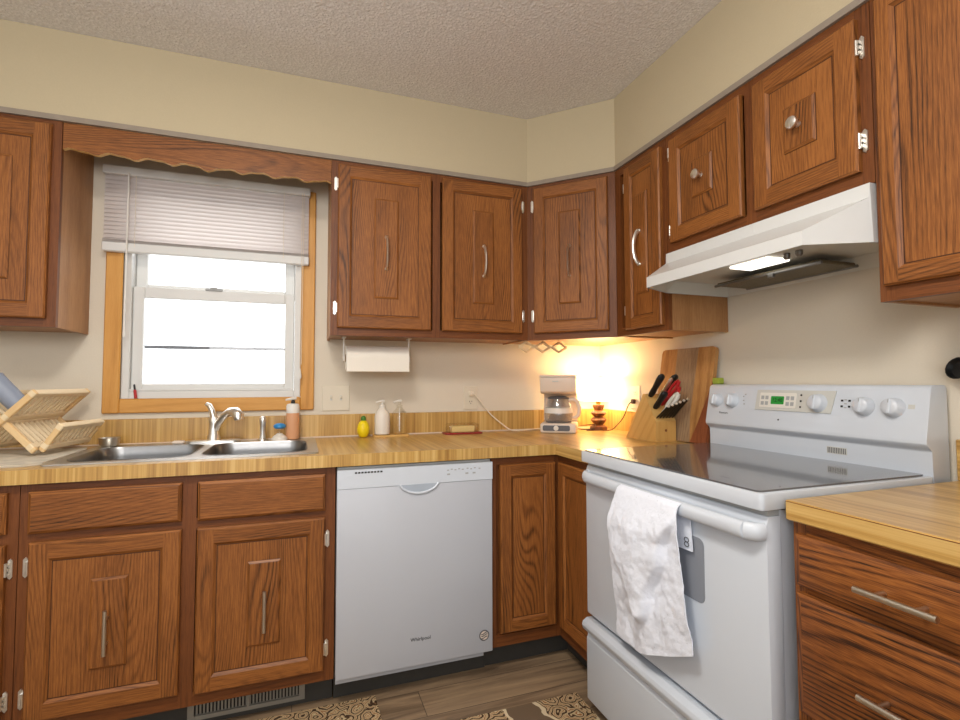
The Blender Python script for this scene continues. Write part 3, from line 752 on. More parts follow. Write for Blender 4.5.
obj('spout', MB().tube([(-2.0, -.115, SZ+.05), (-1.985, -.13, SZ+.085), (-1.96, -.155, SZ+.118), (-1.935, -.18, SZ+.135), (-1.912, -.20, SZ+.133), (-1.90, -.212, SZ+.118), (-1.898, -.214, SZ+.10)], [.013, .014, .015, .017, .021, .023, .017], CHROME, 12), f)
sp = solo('side_sprayer', MB().lathe((-1.812, -.11, SZ+.0003), [(.021, 0), (.02, .006), (.013, .010), (.0115, .03), (.0125, .07), (.015, .088), (.014, .100), (.008, .106)], CHROME, n=16), (-1.812, -.11, SZ), 'chrome side sprayer standing right of the faucet', 'sprayer')
so = thing('soap_bottle', (-1.688, -.1, SZ), 'orange soap bottle with white cap and black pump at right sink corner', 'bottle')
o_ = (-1.688, -.1, SZ)
obj('bottle', MB().lathe((o_[0], o_[1], SZ+.0003), [(.024, 0), (.028, .004), (.029, .03), (.029, .10), (.028, .118)], AMBER, n=18), so)
obj('cap', MB().lathe((o_[0], o_[1], SZ+.1185), [(.0285, 0), (.0285, .03), (.025, .040), (.010, .043)], PLASTIC, n=18), so)
obj('pump', MB().lathe((o_[0], o_[1], SZ+.162), [(.009, 0), (.009, .012), (.006, .014), (.006, .025)], BLACK, n=12).tube([(o_[0]+.012, o_[1], SZ+.185), (o_[0]-.006, o_[1]-.01, SZ+.183), (o_[0]-.03, o_[1]-.022, SZ+.178)], [.007, .006, .004], PLASTIC, 8), so)
sb = thing('scrub_brush', (-1.74, -.115, SZ), 'small blue-topped dish brush in white holder beside orange soap bottle', 'brush')
obj('holder', MB().lathe((-1.742, -.118, SZ+.0003), [(.034, 0), (.034, .006), (.026, .018), (.014, .026), (.012, .03)], MILKY, n=18), sb)
obj('brush_stem', MB().lathe((-1.742, -.118, SZ+.0305), [(.008, 0), (.007, .02)], CLEARP, n=12), sb)
obj('brush_head', MB().lathe((-1.742, -.118, SZ+.051), [(.018, 0), (.026, .006), (.026, .014), (.018, .021), (.008, .024)], BLUE, n=18), sb)
solo('sponge', MB().box(WORLD, -2.16, -2.115, -.125, -.09, SZ+.0003, SZ+.012, CREAM, 'a', .004), (-2.137, -.107, SZ), 'pale flat sponge lying left of the faucet base', 'sponge')
solo('metal_cup', MB().lathe((-2.384, -.105, SZ+.0003), [(.025, 0), (.033, .006), (.036, .03), (.038, .034), (.034, .031), (.030, .009), (.0, .007)], NICKEL, n=20, caps=False), (-2.384, -.105, SZ), 'small steel cup at the left back corner of the sink', 'cup')

# ------------------------------------------------------------------ drying mat, dish rack, tumbler
mb = MB()
mat_out = [(-2.9, -.13), (-2.9, -.575), (-2.47, -.57), (-2.432, -.54), (-2.43, -.2), (-2.45, -.13)]
mb.prism(WORLD, mat_out, H+.0005, H+.008, MATC, axis='c')
solo('drying_mat', mb, (-2.65, -.35, H), 'cream patterned drying mat on the counter left of the sink', 'mat')
MZ = H+.0085
dk = thing('dish_rack', (-2.62, -.2, MZ), 'folding bamboo dish rack on the drying mat', 'dish rack')
RO, RY = Vector((-2.522, -.385, 0)), Vector((.2, .98, 0)).normalized()
RX = Vector((.98, -.2, 0)).normalized(); RD = .30
def rack_panel(name, p0, p1, yn, yf, nsl, rails, sw=.022, th=.013):
    """p0,p1: (sideways, height) ends of the leaning panel; slats run along it, rails across it"""
    mb = MB(); P0 = RO+RX*p0[0]+ZV*p0[1]+RY*yn; P1 = RO+RX*p1[0]+ZV*p1[1]+RY*yn; L = (P1-P0).length
    F = Fr(P0, (P1-P0), RY, (P1-P0).cross(RY)); D = yf-yn
    for n0 in (0, D-th): mb.box(F, 0, L, n0, n0+th, -sw/2, sw/2, RACKW, 'a', .002)
    for t in rails: mb.box(F, t*L-.011, t*L+.011, -.001, D+.001, -.0115, .0115, RAILW, 'n', .003)
    for i in range(nsl):
        y = th+(D-2*th)*(i+.5)/nsl
        mb.box(F, L*rails[0], L*rails[-1], y-.0038, y+.0038, -.004, .004, RAILW, 'a')
    return obj(name, mb, dk)
z0 = MZ+.016
rack_panel('leaning_panel', (-.215, z0), (0, 1.148), 0, RD, 10, (.08, .58, .96))
rack_panel('leaning_panel', (-.205, 1.144), (-.005, z0), .014, RD-.014, 10, (.04, .5, .93))
rack_panel('cup_flap', (.006, z0), (.068, 1.028), .028, RD-.028, 9, (.2, .92), sw=.02)
ax = (RX*-.698+ZV*.716).normalized()
bc = RO+RX*-.070+RY*.062+ZV*1.0798+ax*.0165
solo('tumbler', MB().lathe(bc, [(.0, 0), (.029, 0), (.031, .004), (.035, .13), (.0362, .135), (.033, .132), (.029, .008), (0, .006)], BLUEGREY, ax, 28, caps=False), tuple(bc), 'blue-grey plastic tumbler leaning in the dish rack', 'cup')

# ------------------------------------------------------------------ small things along the back wall
solo('lemon_juice_bottle', MB().lathe((-1.372, -.085, H+.0005), [(.012, 0), (.02, .004), (.028, .022), (.0295, .042), (.026, .060), (.018, .074), (.011, .080)], YELLOW, n=20).lathe((-1.372, -.085, H+.0806), [(.012, 0), (.0125, .012), (.010, .018), (.004, .022)], GREEN, n=14), (-1.372, -.085, H), 'yellow lemon-shaped juice bottle with green cap on the counter', 'bottle')
solo('wooden_tray', MB().prism(WORLD, rrect(-1.325, -1.155, -.118, -.042, .01, 3), H+.0005, H+.010, BLOCKW, axis='c', g=(1, 0, 0)), (-1.24, -.08, H), 'thin wooden tray under the two pump bottles', 'tray')
def pump_bottle(x, y, m, label):
    z = H+.0105
    t = thing('pump_bottle', (x, y, z), label, 'bottle', 'pump bottles on the tray')
    obj('bottle', MB().lathe((x, y, z), [(.030, 0), (.036, .004), (.037, .085), (.033, .105), (.018, .122), (.014, .128)], m, n=20), t)
    obj('pump', MB().lathe((x, y, z+.1284), [(.014, 0), (.014, .012), (.006, .014), (.005, .03)], CLEARP if m is CLEARP else PLASTIC, n=12).tube([(x+.008, y, z+.160), (x-.006, y-.004, z+.161), (x-.032, y-.012, z+.155)], [.007, .006, .004], PLASTIC, 8), t)
    if m is CLEARP: obj('dip_tube', MB().tube([(x, y, z+.012), (x, y, z+.127)], .003, PLASTIC, 6), t)
pump_bottle(-1.282, -.08, MILKY, 'milky white pump bottle beside the lemon bottle')
pump_bottle(-1.198, -.08, CLEARP, 'clear pump bottle standing right of the white one')
bd = thing('butter_dish', (-.875, -.08, H), 'red butter dish with clear lid below the wall outlet', 'dish')
obj('plate', MB().prism(WORLD, rrect(-.975, -.775, -.125, -.035, .02, 4), H+.0005, H+.008, REDDISH, axis='c', bev=.002), bd)
obj('butter', MB().box(WORLD, -.935, -.815, -.10, -.06, H+.0085, H+.04, BUTTER, 'a', .003), bd)
obj('lid', MB().box(WORLD, -.955, -.795, -.115, -.045, H+.0082, H+.052, CLEARP, 'a', .006, 2), bd)

def outlet(name, F, a, c, label, w=.076, h=.124, kind='outlet'):
    t = thing(name, tuple(F.p(a, 0, c)), label, 'outlet' if kind == 'outlet' else 'light switch')
    obj('plate', MB().box(F, a-w/2, a+w/2, .0005, .006, c-h/2, c+h/2, IVORY, 'c', .002), t)
    if kind == 'outlet':
        for s in (-1, 1):
            mb = MB().lathe(F.p(a, .006, c+s*.022), [(.017, 0), (.017, .0016)], IVORY, F.n, 16)
            for k in (-.006, .006): mb.box(F, a+k-.0012, a+k+.0012, .0076, .0081, c+s*.022-.001, c+s*.022+.007, BLACK)
            mb.box(F, a-.002, a+.002, .0076, .0081, c+s*.022-.009, c+s*.022-.005, BLACK)
            obj('socket', mb, t)
    else:
        for s in (-1, 1): obj('toggle', MB().box(F, a+s*.023-.005, a+s*.023+.005, .006, .0075, c-.012, c+.012, GREYP).box(F, a+s*.023-.004, a+s*.023+.004, .0075, .017, c-.002, c+.009, IVORY, 'c', .001), t)
    return t
WB = BACK(0, 0); WR = RIGHT(0, 0)
outlet('switch_plate', WB, -1.494, 1.101, 'ivory double switch plate right of the window', .128, .124, 'switch')
outlet('wall_outlet', WB, -.805, 1.093, 'ivory outlet on the back wall above the butter dish')
outlet('wall_outlet', WR, .332, 1.096, 'ivory outlet on the right wall beside the lamp')

# paper towel under the cabinet
pw = thing('paper_towel_holder', (-1.32, -.15, 1.29), 'paper towel roll on white holder under the upper cabinet', 'paper towel')
obj('roll', MB().lathe((-1.462, -.15, 1.288), [(.019, 0), (.058, 0), (.058, .285), (.019, .285)], PAPER, (1, 0, 0), 28, caps=False), pw)
obj('core', MB().lathe((-1.463, -.15, 1.288), [(.019, 0), (.019, .287)], plain('cardboard', (170, 140, 100), .9), (1, 0, 0), 16), pw)
obj('hanging_sheet', MB().box(WORLD, -1.462, -1.177, -.2095, -.2085, 1.226, 1.288, PAPER), pw)
for x in (-1.471, -1.168):
    mb = MB(); mb.tube([(x, -.15, 1.385), (x, -.15, 1.34), (x, -.15, 1.285)], .004, PLASTIC, 8); mb.lathe((x-.003, -.15, 1.288), [(.014, 0), (.014, .006)], PLASTIC, (1, 0, 0), 12)
    mb.box(WORLD, x-.008, x+.008, -.18, -.12, 1.3805, 1.3855, PLASTIC, 'a')
    obj('bracket', mb, pw)

# hanging lattice under the corner cabinet
mb = MB()
cxs = (-.600, -.510, -.418)
for x in cxs:
    zc_, hw, hh = 1.352, .041, .024; y = -.27
    P = [(x-hw, y, zc_), (x, y, zc_+hh), (x+hw, y, zc_), (x, y, zc_-hh)]
    for i in range(4):
        a_, b_ = Vector(P[i]), Vector(P[(i+1) % 4]); dv = (b_-a_).normalized()
        Fq = Fr(a_, dv, (0, -1, 0), Vector((0, -1, 0)).cross(dv) if i < 2 else dv.cross(Vector((0, -1, 0))))
        mb.box(Fq, -.002, (b_-a_).length+.002, -.004+.0005*(i % 2), .004-.0005*(i % 2), -.0055, .0055, PALEW, 'a', .001)
solo('hanging_lattice', mb, (-.48, -.27, 1.355), 'pale wooden three-diamond lattice hanging below the corner cabinets', 'trivet')

# ------------------------------------------------------------------ coffee maker
un_ = Vector((-.55, -.835, 0)).normalized(); ua = Vector((.835, -.55, 0)).normalized()
CO = Vector((-.418, -.252, H+.0005))
F = Fr(CO, ua, un_)
cm = thing('coffee_maker', tuple(CO-un_*.09), 'cream drip coffee maker with glass carafe in the corner', 'coffee maker')
CW = .092; CD = -.185
obj('base', MB().box(F, -CW, CW, CD, 0, 0, .050, CREAM, 'a', .010, 3), cm)
obj('control_panel', MB().prism(F, rrect(-.078, .060, .012, .040, .008, 3), .0004, .0025, DKGREY, axis='n'), cm)
obj('power_button', MB().lathe(F.p(-.010, .0027, .026), [(.013, 0), (.012, .004), (.006, .005)], PLASTIC, F.n, 14), cm)
obj('warming_plate', MB().lathe(F.p(-.004, -.080, .0502), [(.068, 0), (.068, .004)], DKGREY), cm)
obj('water_tank', MB().box(F, -CW+.002, CW-.002, CD, -.160, .0505, .20, CREAM, 'c', .006, 2), cm)
obj('housing', MB().prism(F, [(CD, .1995), (-.035, .1995), (-.012, .212), (.002, .286), (CD, .286)], -CW, CW, CREAM, axis='a', bev=.006), cm)
obj('lid', MB().box(F, -CW-.001, CW+.001, CD-.001, .003, .2865, .298, CREAM, 'a', .003), cm)
obj('brand_mark', MB().box(F, -.028, .004, .0012, .0022, .262, .268, GREYP), cm)
ca = thing('coffee_carafe', tuple(F.p(-.004, -.080, .0545)), 'glass coffee carafe with cream handle on the warming plate', 'carafe')
cb = F.p(-.004, -.080, .0546)
obj('glass', MB().lathe(cb, [(.0, .002), (.064, 0), (.072, .014), (.0735, .045), (.068, .080), (.057, .108), (.054, .118)], CARAFE, n=28, caps=False), ca)
obj('band', MB().lathe(cb, [(.0735, .046), (.0745, .046), (.0705, .072), (.0695, .072)], PLASTIC, n=28), ca)
obj('lid', MB().lathe(cb, [(.056, .1185), (.057, .124), (.04, .132), (.01, .135)], DKGREY, n=24), ca)
hd = Vector((.84, -.54, 0)).normalized(); pa = Vector(cb)
obj('handle', MB().tube([pa+hd*.054+ZV*.112, pa+hd*.080+ZV*.118, pa+hd*.100+ZV*.104, pa+hd*.109+ZV*.066, pa+hd*.102+ZV*.032, pa+hd*.086+ZV*.020, pa+hd*.072+ZV*.024], [.009, .011, .011, .011, .011, .010, .008], CREAM, 10, flat=(1, 1.3)), ca)
def smooth_path(pts, n=6):
    P = [Vector(p) for p in pts]; out = []
    for i in range(len(P)-1):
        p0, p1, p2, p3 = P[max(i-1, 0)], P[i], P[i+1], P[min(i+2, len(P)-1)]
        for k in range(n):
            t = k/n; out.append(.5*((2*p1)+(p2-p0)*t+(2*p0-5*p1+4*p2-p3)*t*t+(3*p1-p0-3*p2+p3)*t**3))
    return out+[P[-1]]
cz = H+.005
obj('cord', MB().tube(smooth_path([(-.805, -.02, 1.115), (-.79, -.032, 1.11), (-.75, -.035, 1.06), (-.70, -.045, 1.0), (-.64, -.055, .95), (-.60, -.07, cz+.003), (-.54, -.075, cz), (-.47, -.055, cz), (-.40, -.04, cz+.002), (-.33, -.055, cz+.004), (-.316, -.085, cz+.02)]), .0035, CORDW, 6).box(WB, -.818, -.792, .0085, .024, 1.103, 1.127, CORDW, 'c', .003), cm)

# ------------------------------------------------------------------ lamp
LX, LY = -.112, -.15
lp = thing('table_lamp', (LX, LY, H), 'small lit table lamp with turned wooden base in the counter corner', 'lamp')
obj('base', MB().lathe((LX, LY, H+.0005), [(.046, 0), (.048, .006), (.046, .018), (.03, .026), (.024, .030), (.036, .042), (.043, .054), (.036, .064), (.022, .070), (.034, .080), (.042, .091), (.036, .100), (.022, .106), (.028, .118), (.032, .132), (.03, .138), (.012, .140)], LAMPW, n=24), lp)
obj('socket', MB().lathe((LX, LY, H+.141), [(.012, 0), (.014, .01), (.014, .04), (.01, .045)], plain('brass', (190, 150, 70), .3, metal=1), n=14), lp)
obj('light_bulb', MB().lathe((LX, LY, H+.1865), [(.010, 0), (.014, .008), (.024, .022), (.027, .034), (.023, .047), (.010, .056)], plain('lit_bulb', (255, 240, 200), .3, emit=(255, 214, 140), es=30), n=16), lp)
obj('lamp_shade', MB().lathe((LX, LY, H+.160), [(.106, 0), (.102, .03), (.090, .124), (.0888, .124), (.1008, .03), (.1048, 0)], SHADE, n=32, caps=False), lp)
mb = MB()
for k in range(3):
    an = k*2*PI/3; mb.tube([(LX, LY, H+.186), (LX+.1045*math.cos(an), LY+.1045*math.sin(an), H+.162)], .0013, NICKEL, 5)
obj('shade_ring', mb, lp)
zc0 = H+.0045
obj('cord', MB().tube(smooth_path([(LX-.03, LY-.03, zc0+.004), (-.19, -.15, zc0), (-.235, -.135, zc0+.004), (-.225, -.105, zc0+.012), (-.18, -.12, zc0+.02), (-.15, -.17, zc0+.026), (-.175, -.20, zc0+.012), (-.21, -.185, zc0), (-.16, -.205, zc0), (-.10, -.245, zc0+.002), (-.075, -.27, zc0+.03), (-.05, -.29, .99), (-.032, -.31, 1.055), (-.02, -.332, 1.075), (-.010, -.332, 1.074)]), .003, CORDB, 6).box(WR, .320, .344, .009, .028, 1.062, 1.086, CORDB, 'c', .004), lp)
pl = bpy.data.lights.new('lamp_bulb_light', 'POINT'); pl.energy = 5.2; pl.color = (1, .74, .42); pl.shadow_soft_size = .03
po = bpy.data.objects.new('lamp_bulb_light', pl); COL.objects.link(po); po.location = (LX, LY, H+.262)

# ------------------------------------------------------------------ knife block and cutting board
kb = thing('knife_block', (-.15, -.63, H), 'light wooden knife block full of kitchen tools beside the stove', 'knife block')
KX0, KX1 = -.205, -.098
prof = [(-.525, H+.0005), (-.738, H+.0005), (-.738, H+.09), (-.668, H+.208), (-.655, H+.208)]
mb = MB().prism(WORLD, [(y, z) for y, z in prof], KX0, KX1, BLOCKW, axis='a', g=(0, -.55, .83))
obj('block', mb, kb)
obj('badge', MB().lathe((-.152, -.7384, H+.05), [(.006, 0), (.006, .0008)], LAMPW, (0, -1, 0), 12), kb)
# the slanted top face runs from (y-.668,z+.208) to (-.738,.09); tools leave along dirn
dirn = Vector((0, -.86, .51)).normalized(); alongf = Vector((0, -.07, -.118)).normalized()
F0 = Vector((0, -.668, H+.208))
def tool(name, x, s, L, m, label, cat, w=.009, th=.006, curve=0, up=.0, dx=0, extra=None):
    b = F0+alongf*s+Vector((x, 0, 0))+dirn*.0008
    dd = (dirn+Vector((dx, 0, up))).normalized()
    mb = MB()
    pts = [b+dd*L*t+Vector((0, 0, curve*math.sin(PI*t))) for t in (0, .08, .2, .4, .6, .8, .93, 1)]
    rs = [w*.7, w*.9, w, w*.92, w, w*1.1, w*1.0, w*.5]
    mb.tube(pts, rs, m, 10, flat=(.7, 1.1) if th < .007 else (1, 1))
    if extra: extra(mb, b, dd)
    return solo(name, mb, tuple(b), label, cat)
tool('kitchen_knife', -.180, .012, .125, BLACK, 'black-handled knife at the top left of the knife block', 'knife', .0155, up=.5)
tool('kitchen_knife', -.122, .012, .135, BLACK, 'black-handled knife at the top right of the knife block', 'knife', .016, up=.3)
tool('honing_steel', -.150, .034, .135, CHROME, 'steel-capped knife between the black handles in the knife block', 'knife', .010, up=.4)
def red_extra(mb, b, dd):
    c0 = b+dd*.05
    for sd in (-1, 1):
        pts = []
        for i in range(13):
            an = -PI+2*PI*i/12; pts.append(c0+dd*(.05+.045*math.cos(an))+(ZV*.9-dd*.1)*(.015*math.sin(an)+sd*.015))
        mb.tube(pts, .007, RED, 8)
tool('kitchen_scissors', -.138, .058, .06, RED, 'red-handled kitchen scissors in the knife block', 'scissors', .010, extra=red_extra, up=.2)
tool('kitchen_knife', -.180, .072, .10, BLACK, 'short black-handled knife low on the knife block', 'knife', .015, up=.4)
def wh_extra(mb, b, dd):
    c0 = b+dd*.03; pts = []
    for i in range(13):
        an = -PI+2*PI*i/12; pts.append(c0+dd*(.05+.05*math.cos(an))+(ZV*.9)*(.016*math.sin(an)))
    mb.tube(pts, .0085, PLASTIC, 8)
tool('poultry_shears', -.150, .096, .05, PLASTIC, 'white-handled shears in the knife block below the red scissors', 'scissors', .010, extra=wh_extra, up=.2)
for i in range(6):
    x = KX0+.012+.0166*i
    def cap(mb, b, dd, L=.092+.007*i):
        mb.lathe(b+dd*(L*.985), [(.006, 0), (.0062, .005), (.004, .007)], CHROME, dd, 10)
    tool('steak_knife', x, .121, .092+.007*i, BLACK, 'black steak knife with steel end cap in the bottom row of the knife block', 'knife', .0058, up=.10+.03*i, extra=cap)['group'] = 'steak knives in the knife block'
# cutting board leaning on the right wall
cbd = thing('cutting_board', (-.06, -.745, H), 'tall striped wooden cutting board leaning on the right wall', 'cutting board')
ba, bt = Vector((-.092, 0, H+.0042)), Vector((-.026, 0, 1.326))
cv = (bt-ba).normalized(); Lb = (bt-ba).length
F = Fr((ba.x, -.575, ba.z), (0, -1, 0), Vector((-cv.z, 0, cv.x)), cv)
th0, th1 = -.018, 0
Wb = .328
def strip(poly, m, g='c'):
    obj('plank', MB().prism(F, poly, th0, th1, m, axis='n', g=g), cbd)
r_ = .018
strip([(.0, 0), (.098, 0), (.102, Lb), (r_, Lb), (r_*.3, Lb-r_*.3), (0, Lb-r_)], BRD1)
strip([(.0985, 0), (.235, 0), (.222, .12), (.232, Lb), (.1025, Lb)], BRD2)
strip([(.2225, .12), (.2355, 0), (.27, .085), (.305, .19), (Wb, .26), (Wb, Lb-r_), (Wb-r_*.3, Lb-r_*.3), (Wb-r_, Lb), (.2325, Lb)], BRD1)
strip([(.236, 0), (Wb, 0), (Wb, .2595), (.3055, .1895), (.2705, .0845)], BRD3)
# ------------------------------------------------------------------ stove
SL, SR = -.9195, -1.6825
st = thing('electric_stove', (-.34, -1.30, 0), 'white freestanding electric stove with glass cooktop', 'stove')
F = RIGHT(0, 0)
mb = MB().box(WORLD, -.625, -.012, SR+.004, SL-.004, .02, .884, DWWHITE, 'c')
for x in (-.6, -.06):
    for y in (SR+.03, SL-.05): mb.box(WORLD, x, x+.03, y, y+.03, .0005, .02, BLACK)
obj('body', mb, st)
mb = MB().prism(WORLD, rrect(-.688, -.085, SR-.004, SL+.002, .012, 3), .8875, .926, WHITE, axis='c', bev=.0035)
cko = obj('cooktop', mb, st)
obj('glass_surface', MB().prism(WORLD, rrect(-.680, -.100, SR+.010, SL-.010, .010, 3), .9262, .9305, GLASSBLK, axis='c'), cko)
obj('vent_gap', MB().box(WORLD, -.66, -.62, SR+.006, SL-.006, +.8732, .8872, BUTTON, 'a'), st)
# oven door
fd = RIGHT(-.6255, 0)
DY0, DY1 = .9225, 1.6795
dr = obj('oven_door', MB().prism(fd, [(0, .345), (.041, .345), (.0425, .35), (.0425, .855), (.036, .872), (0, .872)], DY0, DY1, WHITE, axis='a', bev=.002), st)
obj('oven_window', MB().prism(RIGHT(-.668, 0), rrect(1.11, 1.492, .602, .768, .018, 4), .0003, .0022, OVENGLASS, axis='n'), dr)
hp = [(-.668, -.938, .838), (-.682, -.944, .838), (-.691, -.962, .838), (-.695, -.99, .838), (-.698, -1.30, .838), (-.696, -1.616, .838), (-.696, -1.645, .838), (-.684, -1.666, .838), (-.668, -1.672, .838)]
obj('door_handle', MB().tube(smooth_path(hp, 4), .0185, WHITE, 14, flat=(1.1, .62)), dr)
# storage drawer with lip
obj('storage_drawer', MB().prism(fd, [(0, .045), (.046, .045), (.05, .05), (.05, .262), (.043, .272), (.045, .285), (.066, .296), (.070, .310), (.066, .322), (.05, .332), (0, .332)], DY0+.006, DY1-.004, WHITE, axis='a', bev=.0015), st)
# backguard
bgp = [(-.012, .886), (-.012, 1.160), (-.020, 1.166), (-.062, 1.166), (-.074, 1.162), (-.080, 1.154), (-.105, 1.020), (-.106, 1.010), (-.100, 1.003), (-.086, .994), (-.083, .988), (-.083, .886)]
obj('backguard', MB().prism(Fr((0, 0, 0), (0, -1, 0), (1, 0, 0)), bgp, -SL, -SR, WHITE, axis='a', bev=.0015), st)
# slanted control face
cvv = Vector((.025, 0, .134)).normalized()
FS = Fr((-.105, 0, 1.020), (0, -1, 0), Vector((-cvv.z, 0, cvv.x)), cvv)     # c runs up the slope
def sknob(y, c, r, big=False):
    mb = MB()
    mb.lathe(FS.p(y, .0005, c), [(r*1.15, 0), (r*1.12, .004), (r, .006), (r*.94, .022), (r*.8, .026)], WHITE, FS.n, 24)
    mb.box(FS, y-.004, y+.004, .024, .029, c-r*.85, c+r*.85, WHITE, 'c', .002)
    mb.box(FS, y-.001, y+.001, .0285, .0295, c+r*.4, c+r*.8, BUTTON)
    return obj('knob', mb, st)
for y in (.968, 1.044): sknob(y, .085, .0235)
for y in (1.522, 1.600): sknob(y, .084, .0245)
cp = obj('control_panel', MB().prism(FS, [(1.148, .056), (1.425, .056), (1.437, .128), (1.152, .128)], .0003, .0035, GREYP, axis='n'), st)
obj('keypad', MB().prism(FS, rrect(1.166, 1.306, .066, .118, .003, 2), .0036, .0046, PLASTIC, axis='n'), cp)
obj('clock_display', MB().prism(FS, rrect(1.212, 1.262, .078, .106, .002, 2), .0047, .0055, DISPLAY, axis='n'), cp)
mb = MB(); text_mb(mb, Fr(FS.p(1.237, 0, .092), FS.a, FS.n, FS.c), '12:40', .018, DIGIT, .0058); obj('clock_digits', mb, cp)
for i, j in ((0, 0), (1, 0), (0, 1), (1, 1)):
    for x0 in (1.172, 1.270): obj('button', MB().box(FS, x0+i*.017, x0+i*.017+.012, .0047, .0055, .074+j*.02, .087+j*.02, BUTTON), cp)
mb = MB()
for k in range(3): mb.lathe(FS.p(1.323, .0036, .072+.02*k), [(.0034, 0), (.0034, .001)], BLACK, FS.n, 10)
obj('indicator_lights', mb, cp)
sknob(1.383, .088, .0265)
mb = MB()
for i, j in ((0, 0), (1, 0), (0, 1), (1, 1)): mb.box(FS, 1.452+i*.022, 1.459+i*.022, .0003, .001, .078+j*.018, .084+j*.018, BLACK)
for j in range(3): mb.box(FS, 1.462, 1.470, .0003, .001, .076+j*.012, .079+j*.012, BUTTON)
for (y, c0) in ((1.088, .1), (1.096, .108), (1.09, .085), (1.094, .072)): mb.box(FS, y, y+.006, .0003, .001, c0, c0+.004, BUTTON)
mb.box(FS, 1.634, 1.650, .0003, .001, .082, .094, GREYP)
mb.lathe(FS.p(1.245, .0003, .025), [(.003, 0), (.003, .001)], BLACK, FS.n, 10)
obj('panel_marks', mb, st)
mb = MB(); text_mb(mb, Fr(FS.p(1.005, 0, .036), FS.a, FS.n, FS.c), 'Kenmore', .011, BLACK, .0006); obj('brand_lettering', mb, st)
FV = RIGHT(-.083, 0)
mb = MB().box(FV, 1.40, 1.462, .0003, .001, .951, .972, GREYP)
for i in range(11): mb.box(FV, 1.403+i*.0053, 1.4055+i*.0053, .001, .0016, .953, .970, DKGREY)
obj('vent_grille', mb, st)

# towel on the oven door handle
def hfield(y, z):
    p = Vector((0, y*9, z*4)); q = Vector((2.3, y*17+z*9, z*15-y*4))
    return .009*noise.noise(p)+.0065*noise.noise(q)+.004*abs(noise.noise(q*1.9))+.0022*noise.noise(q*3.3)
tw = thing('dish_towel', (-.72, -1.33, .83), 'white dish towel hung over the oven door handle', 'towel')
NU, NV = 70, 90
V = []; Fc = []
for j in range(NV+1):
    t = j/NV
    for i in range(NU+1):
        s = i/NU
        yl = -1.192+.040*t+.005*math.sin(t*7); yr = -1.452-.022*t-.030*max(0, t-.5)
        yb = yl+(yr-yl)*s
        zb = .382+.098*(max(0, s-.32)/.68)**1.25
        if t < .08:    # over the bar
            a2 = 1-t/.08
            V.append((-.698-.0215*math.cos(a2*PI*.9), yb, .838+.0165*math.sin(a2*PI*.9))); continue
        tt = (t-.08)/.92; z = .838-(.838-zb)*tt
        k = min(1, tt*5)
        fx = 1.0-.70*tt+.03*math.sin(tt*19)     # edge of the folded-over flap, running down to the left
        sm = 1/(1+math.exp((s-fx)*130)); fold = .028*sm*max(0, min(1, (.80-tt)/(.05+1.1*max(0, .42-s))))
        x = -.7205-k*(fold+.002+hfield(yb, z)) + .026*max(0, tt-.15)*(1-.4*s) - .006*math.exp(-((s-.45)/.2)**2)*tt
        V.append((min(x, -.6755), yb, z))
for j in range(NV):
    for i in range(NU): Fc.append([j*(NU+1)+i, j*(NU+1)+i+1, (j+1)*(NU+1)+i+1, (j+1)*(NU+1)+i])
o = obj('front_fall', MB().raw(V, Fc, TOWEL), tw, 80)
sm = o.modifiers.new('thickness', 'SOLIDIFY'); sm.thickness = .003; sm.offset = 0
V = []; Fc = []
for j in range(21):
    for i in range(13):
        t, s = j/20, i/12; y = -1.27-.185*s-.010*t; z = .838-.118*t+.01*s
        V.append((-.6795-.0015*math.sin(s*7), y, z))
for j in range(20):
    for i in range(12): Fc.append([j*13+i, j*13+i+1, (j+1)*13+i+1, (j+1)*13+i])
o = obj('back_fall', MB().raw(V, Fc, TOWEL), tw, 80)
sm = o.modifiers.new('thickness', 'SOLIDIFY'); sm.thickness = .003; sm.offset = 0
mb = MB(); 
for k in range(2):
    zc2 = .757-k*.012
    mb.tube([Vector((-.6835, -1.446+.008*math.cos(2*PI*i/12), zc2+.006*math.sin(2*PI*i/12))) for i in range(13)], .0012, DKGREY, 5)
obj('printed_mark', mb, tw)

# lime sponge on top of the backguard
solo('lime_sponge', MB().box(WORLD, -.058, -.028, -.945, -.908, 1.1665, 1.192, LIME, 'a', .004), (-.04, -.93, 1.166), 'lime green sponge on top of the stove at its left end', 'sponge')

# ------------------------------------------------------------------ range hood
hd_ = thing('range_hood', (-.25, -1.325, 1.6), 'white under-cabinet range hood above the stove', 'range hood')
Y0, Y1 = -.9475, -1.7025; yi0, yi1 = -1.015, -1.625; XF = -.458; XC = -.303
zt, zu, zlt, zlb = 1.6755, 1.637, 1.560, 1.523
mb = MB()
K = ALMOND
def qf(*pts, m=K): mb.face(pts, m, (0, 1, 0))
XS = XC-.012
qf((XS, Y0+.004-.008, zt), (XS, Y1+.004, zt), (XS-.004, Y1+.006, zu), (XS-.004, Y0-.008, zu))       # upper upright band
qf((XS-.004, Y0-.008, zu), (XS-.004, Y1+.006, zu), (XF, yi1, zlt), (XF, yi0, zlt))                    # slope
qf((XF, yi0, zlt), (XF, yi1, zlt), (XF, yi1, zlb), (XF, yi0, zlb))                                   # lip
qf((XS, Y1+.004, zt), (-.0015, Y1, zt), (-.0015, Y1, zlb), (XS, Y1, zlb)); qf((XS, Y1+.004, zt), (XS, Y1, zlb), (XF, yi1, zlb), (XF, yi1, zlt), (XS-.004, Y1+.006, zu))
qf((XS, Y0-.004, zt), (-.0015, Y0, zt), (-.0015, Y0, zlb), (XS, Y0, zlb)); qf((XS, Y0-.004, zt), (XS, Y0, zlb), (XF, yi0, zlb), (XF, yi0, zlt), (XS-.004, Y0-.008, zu))
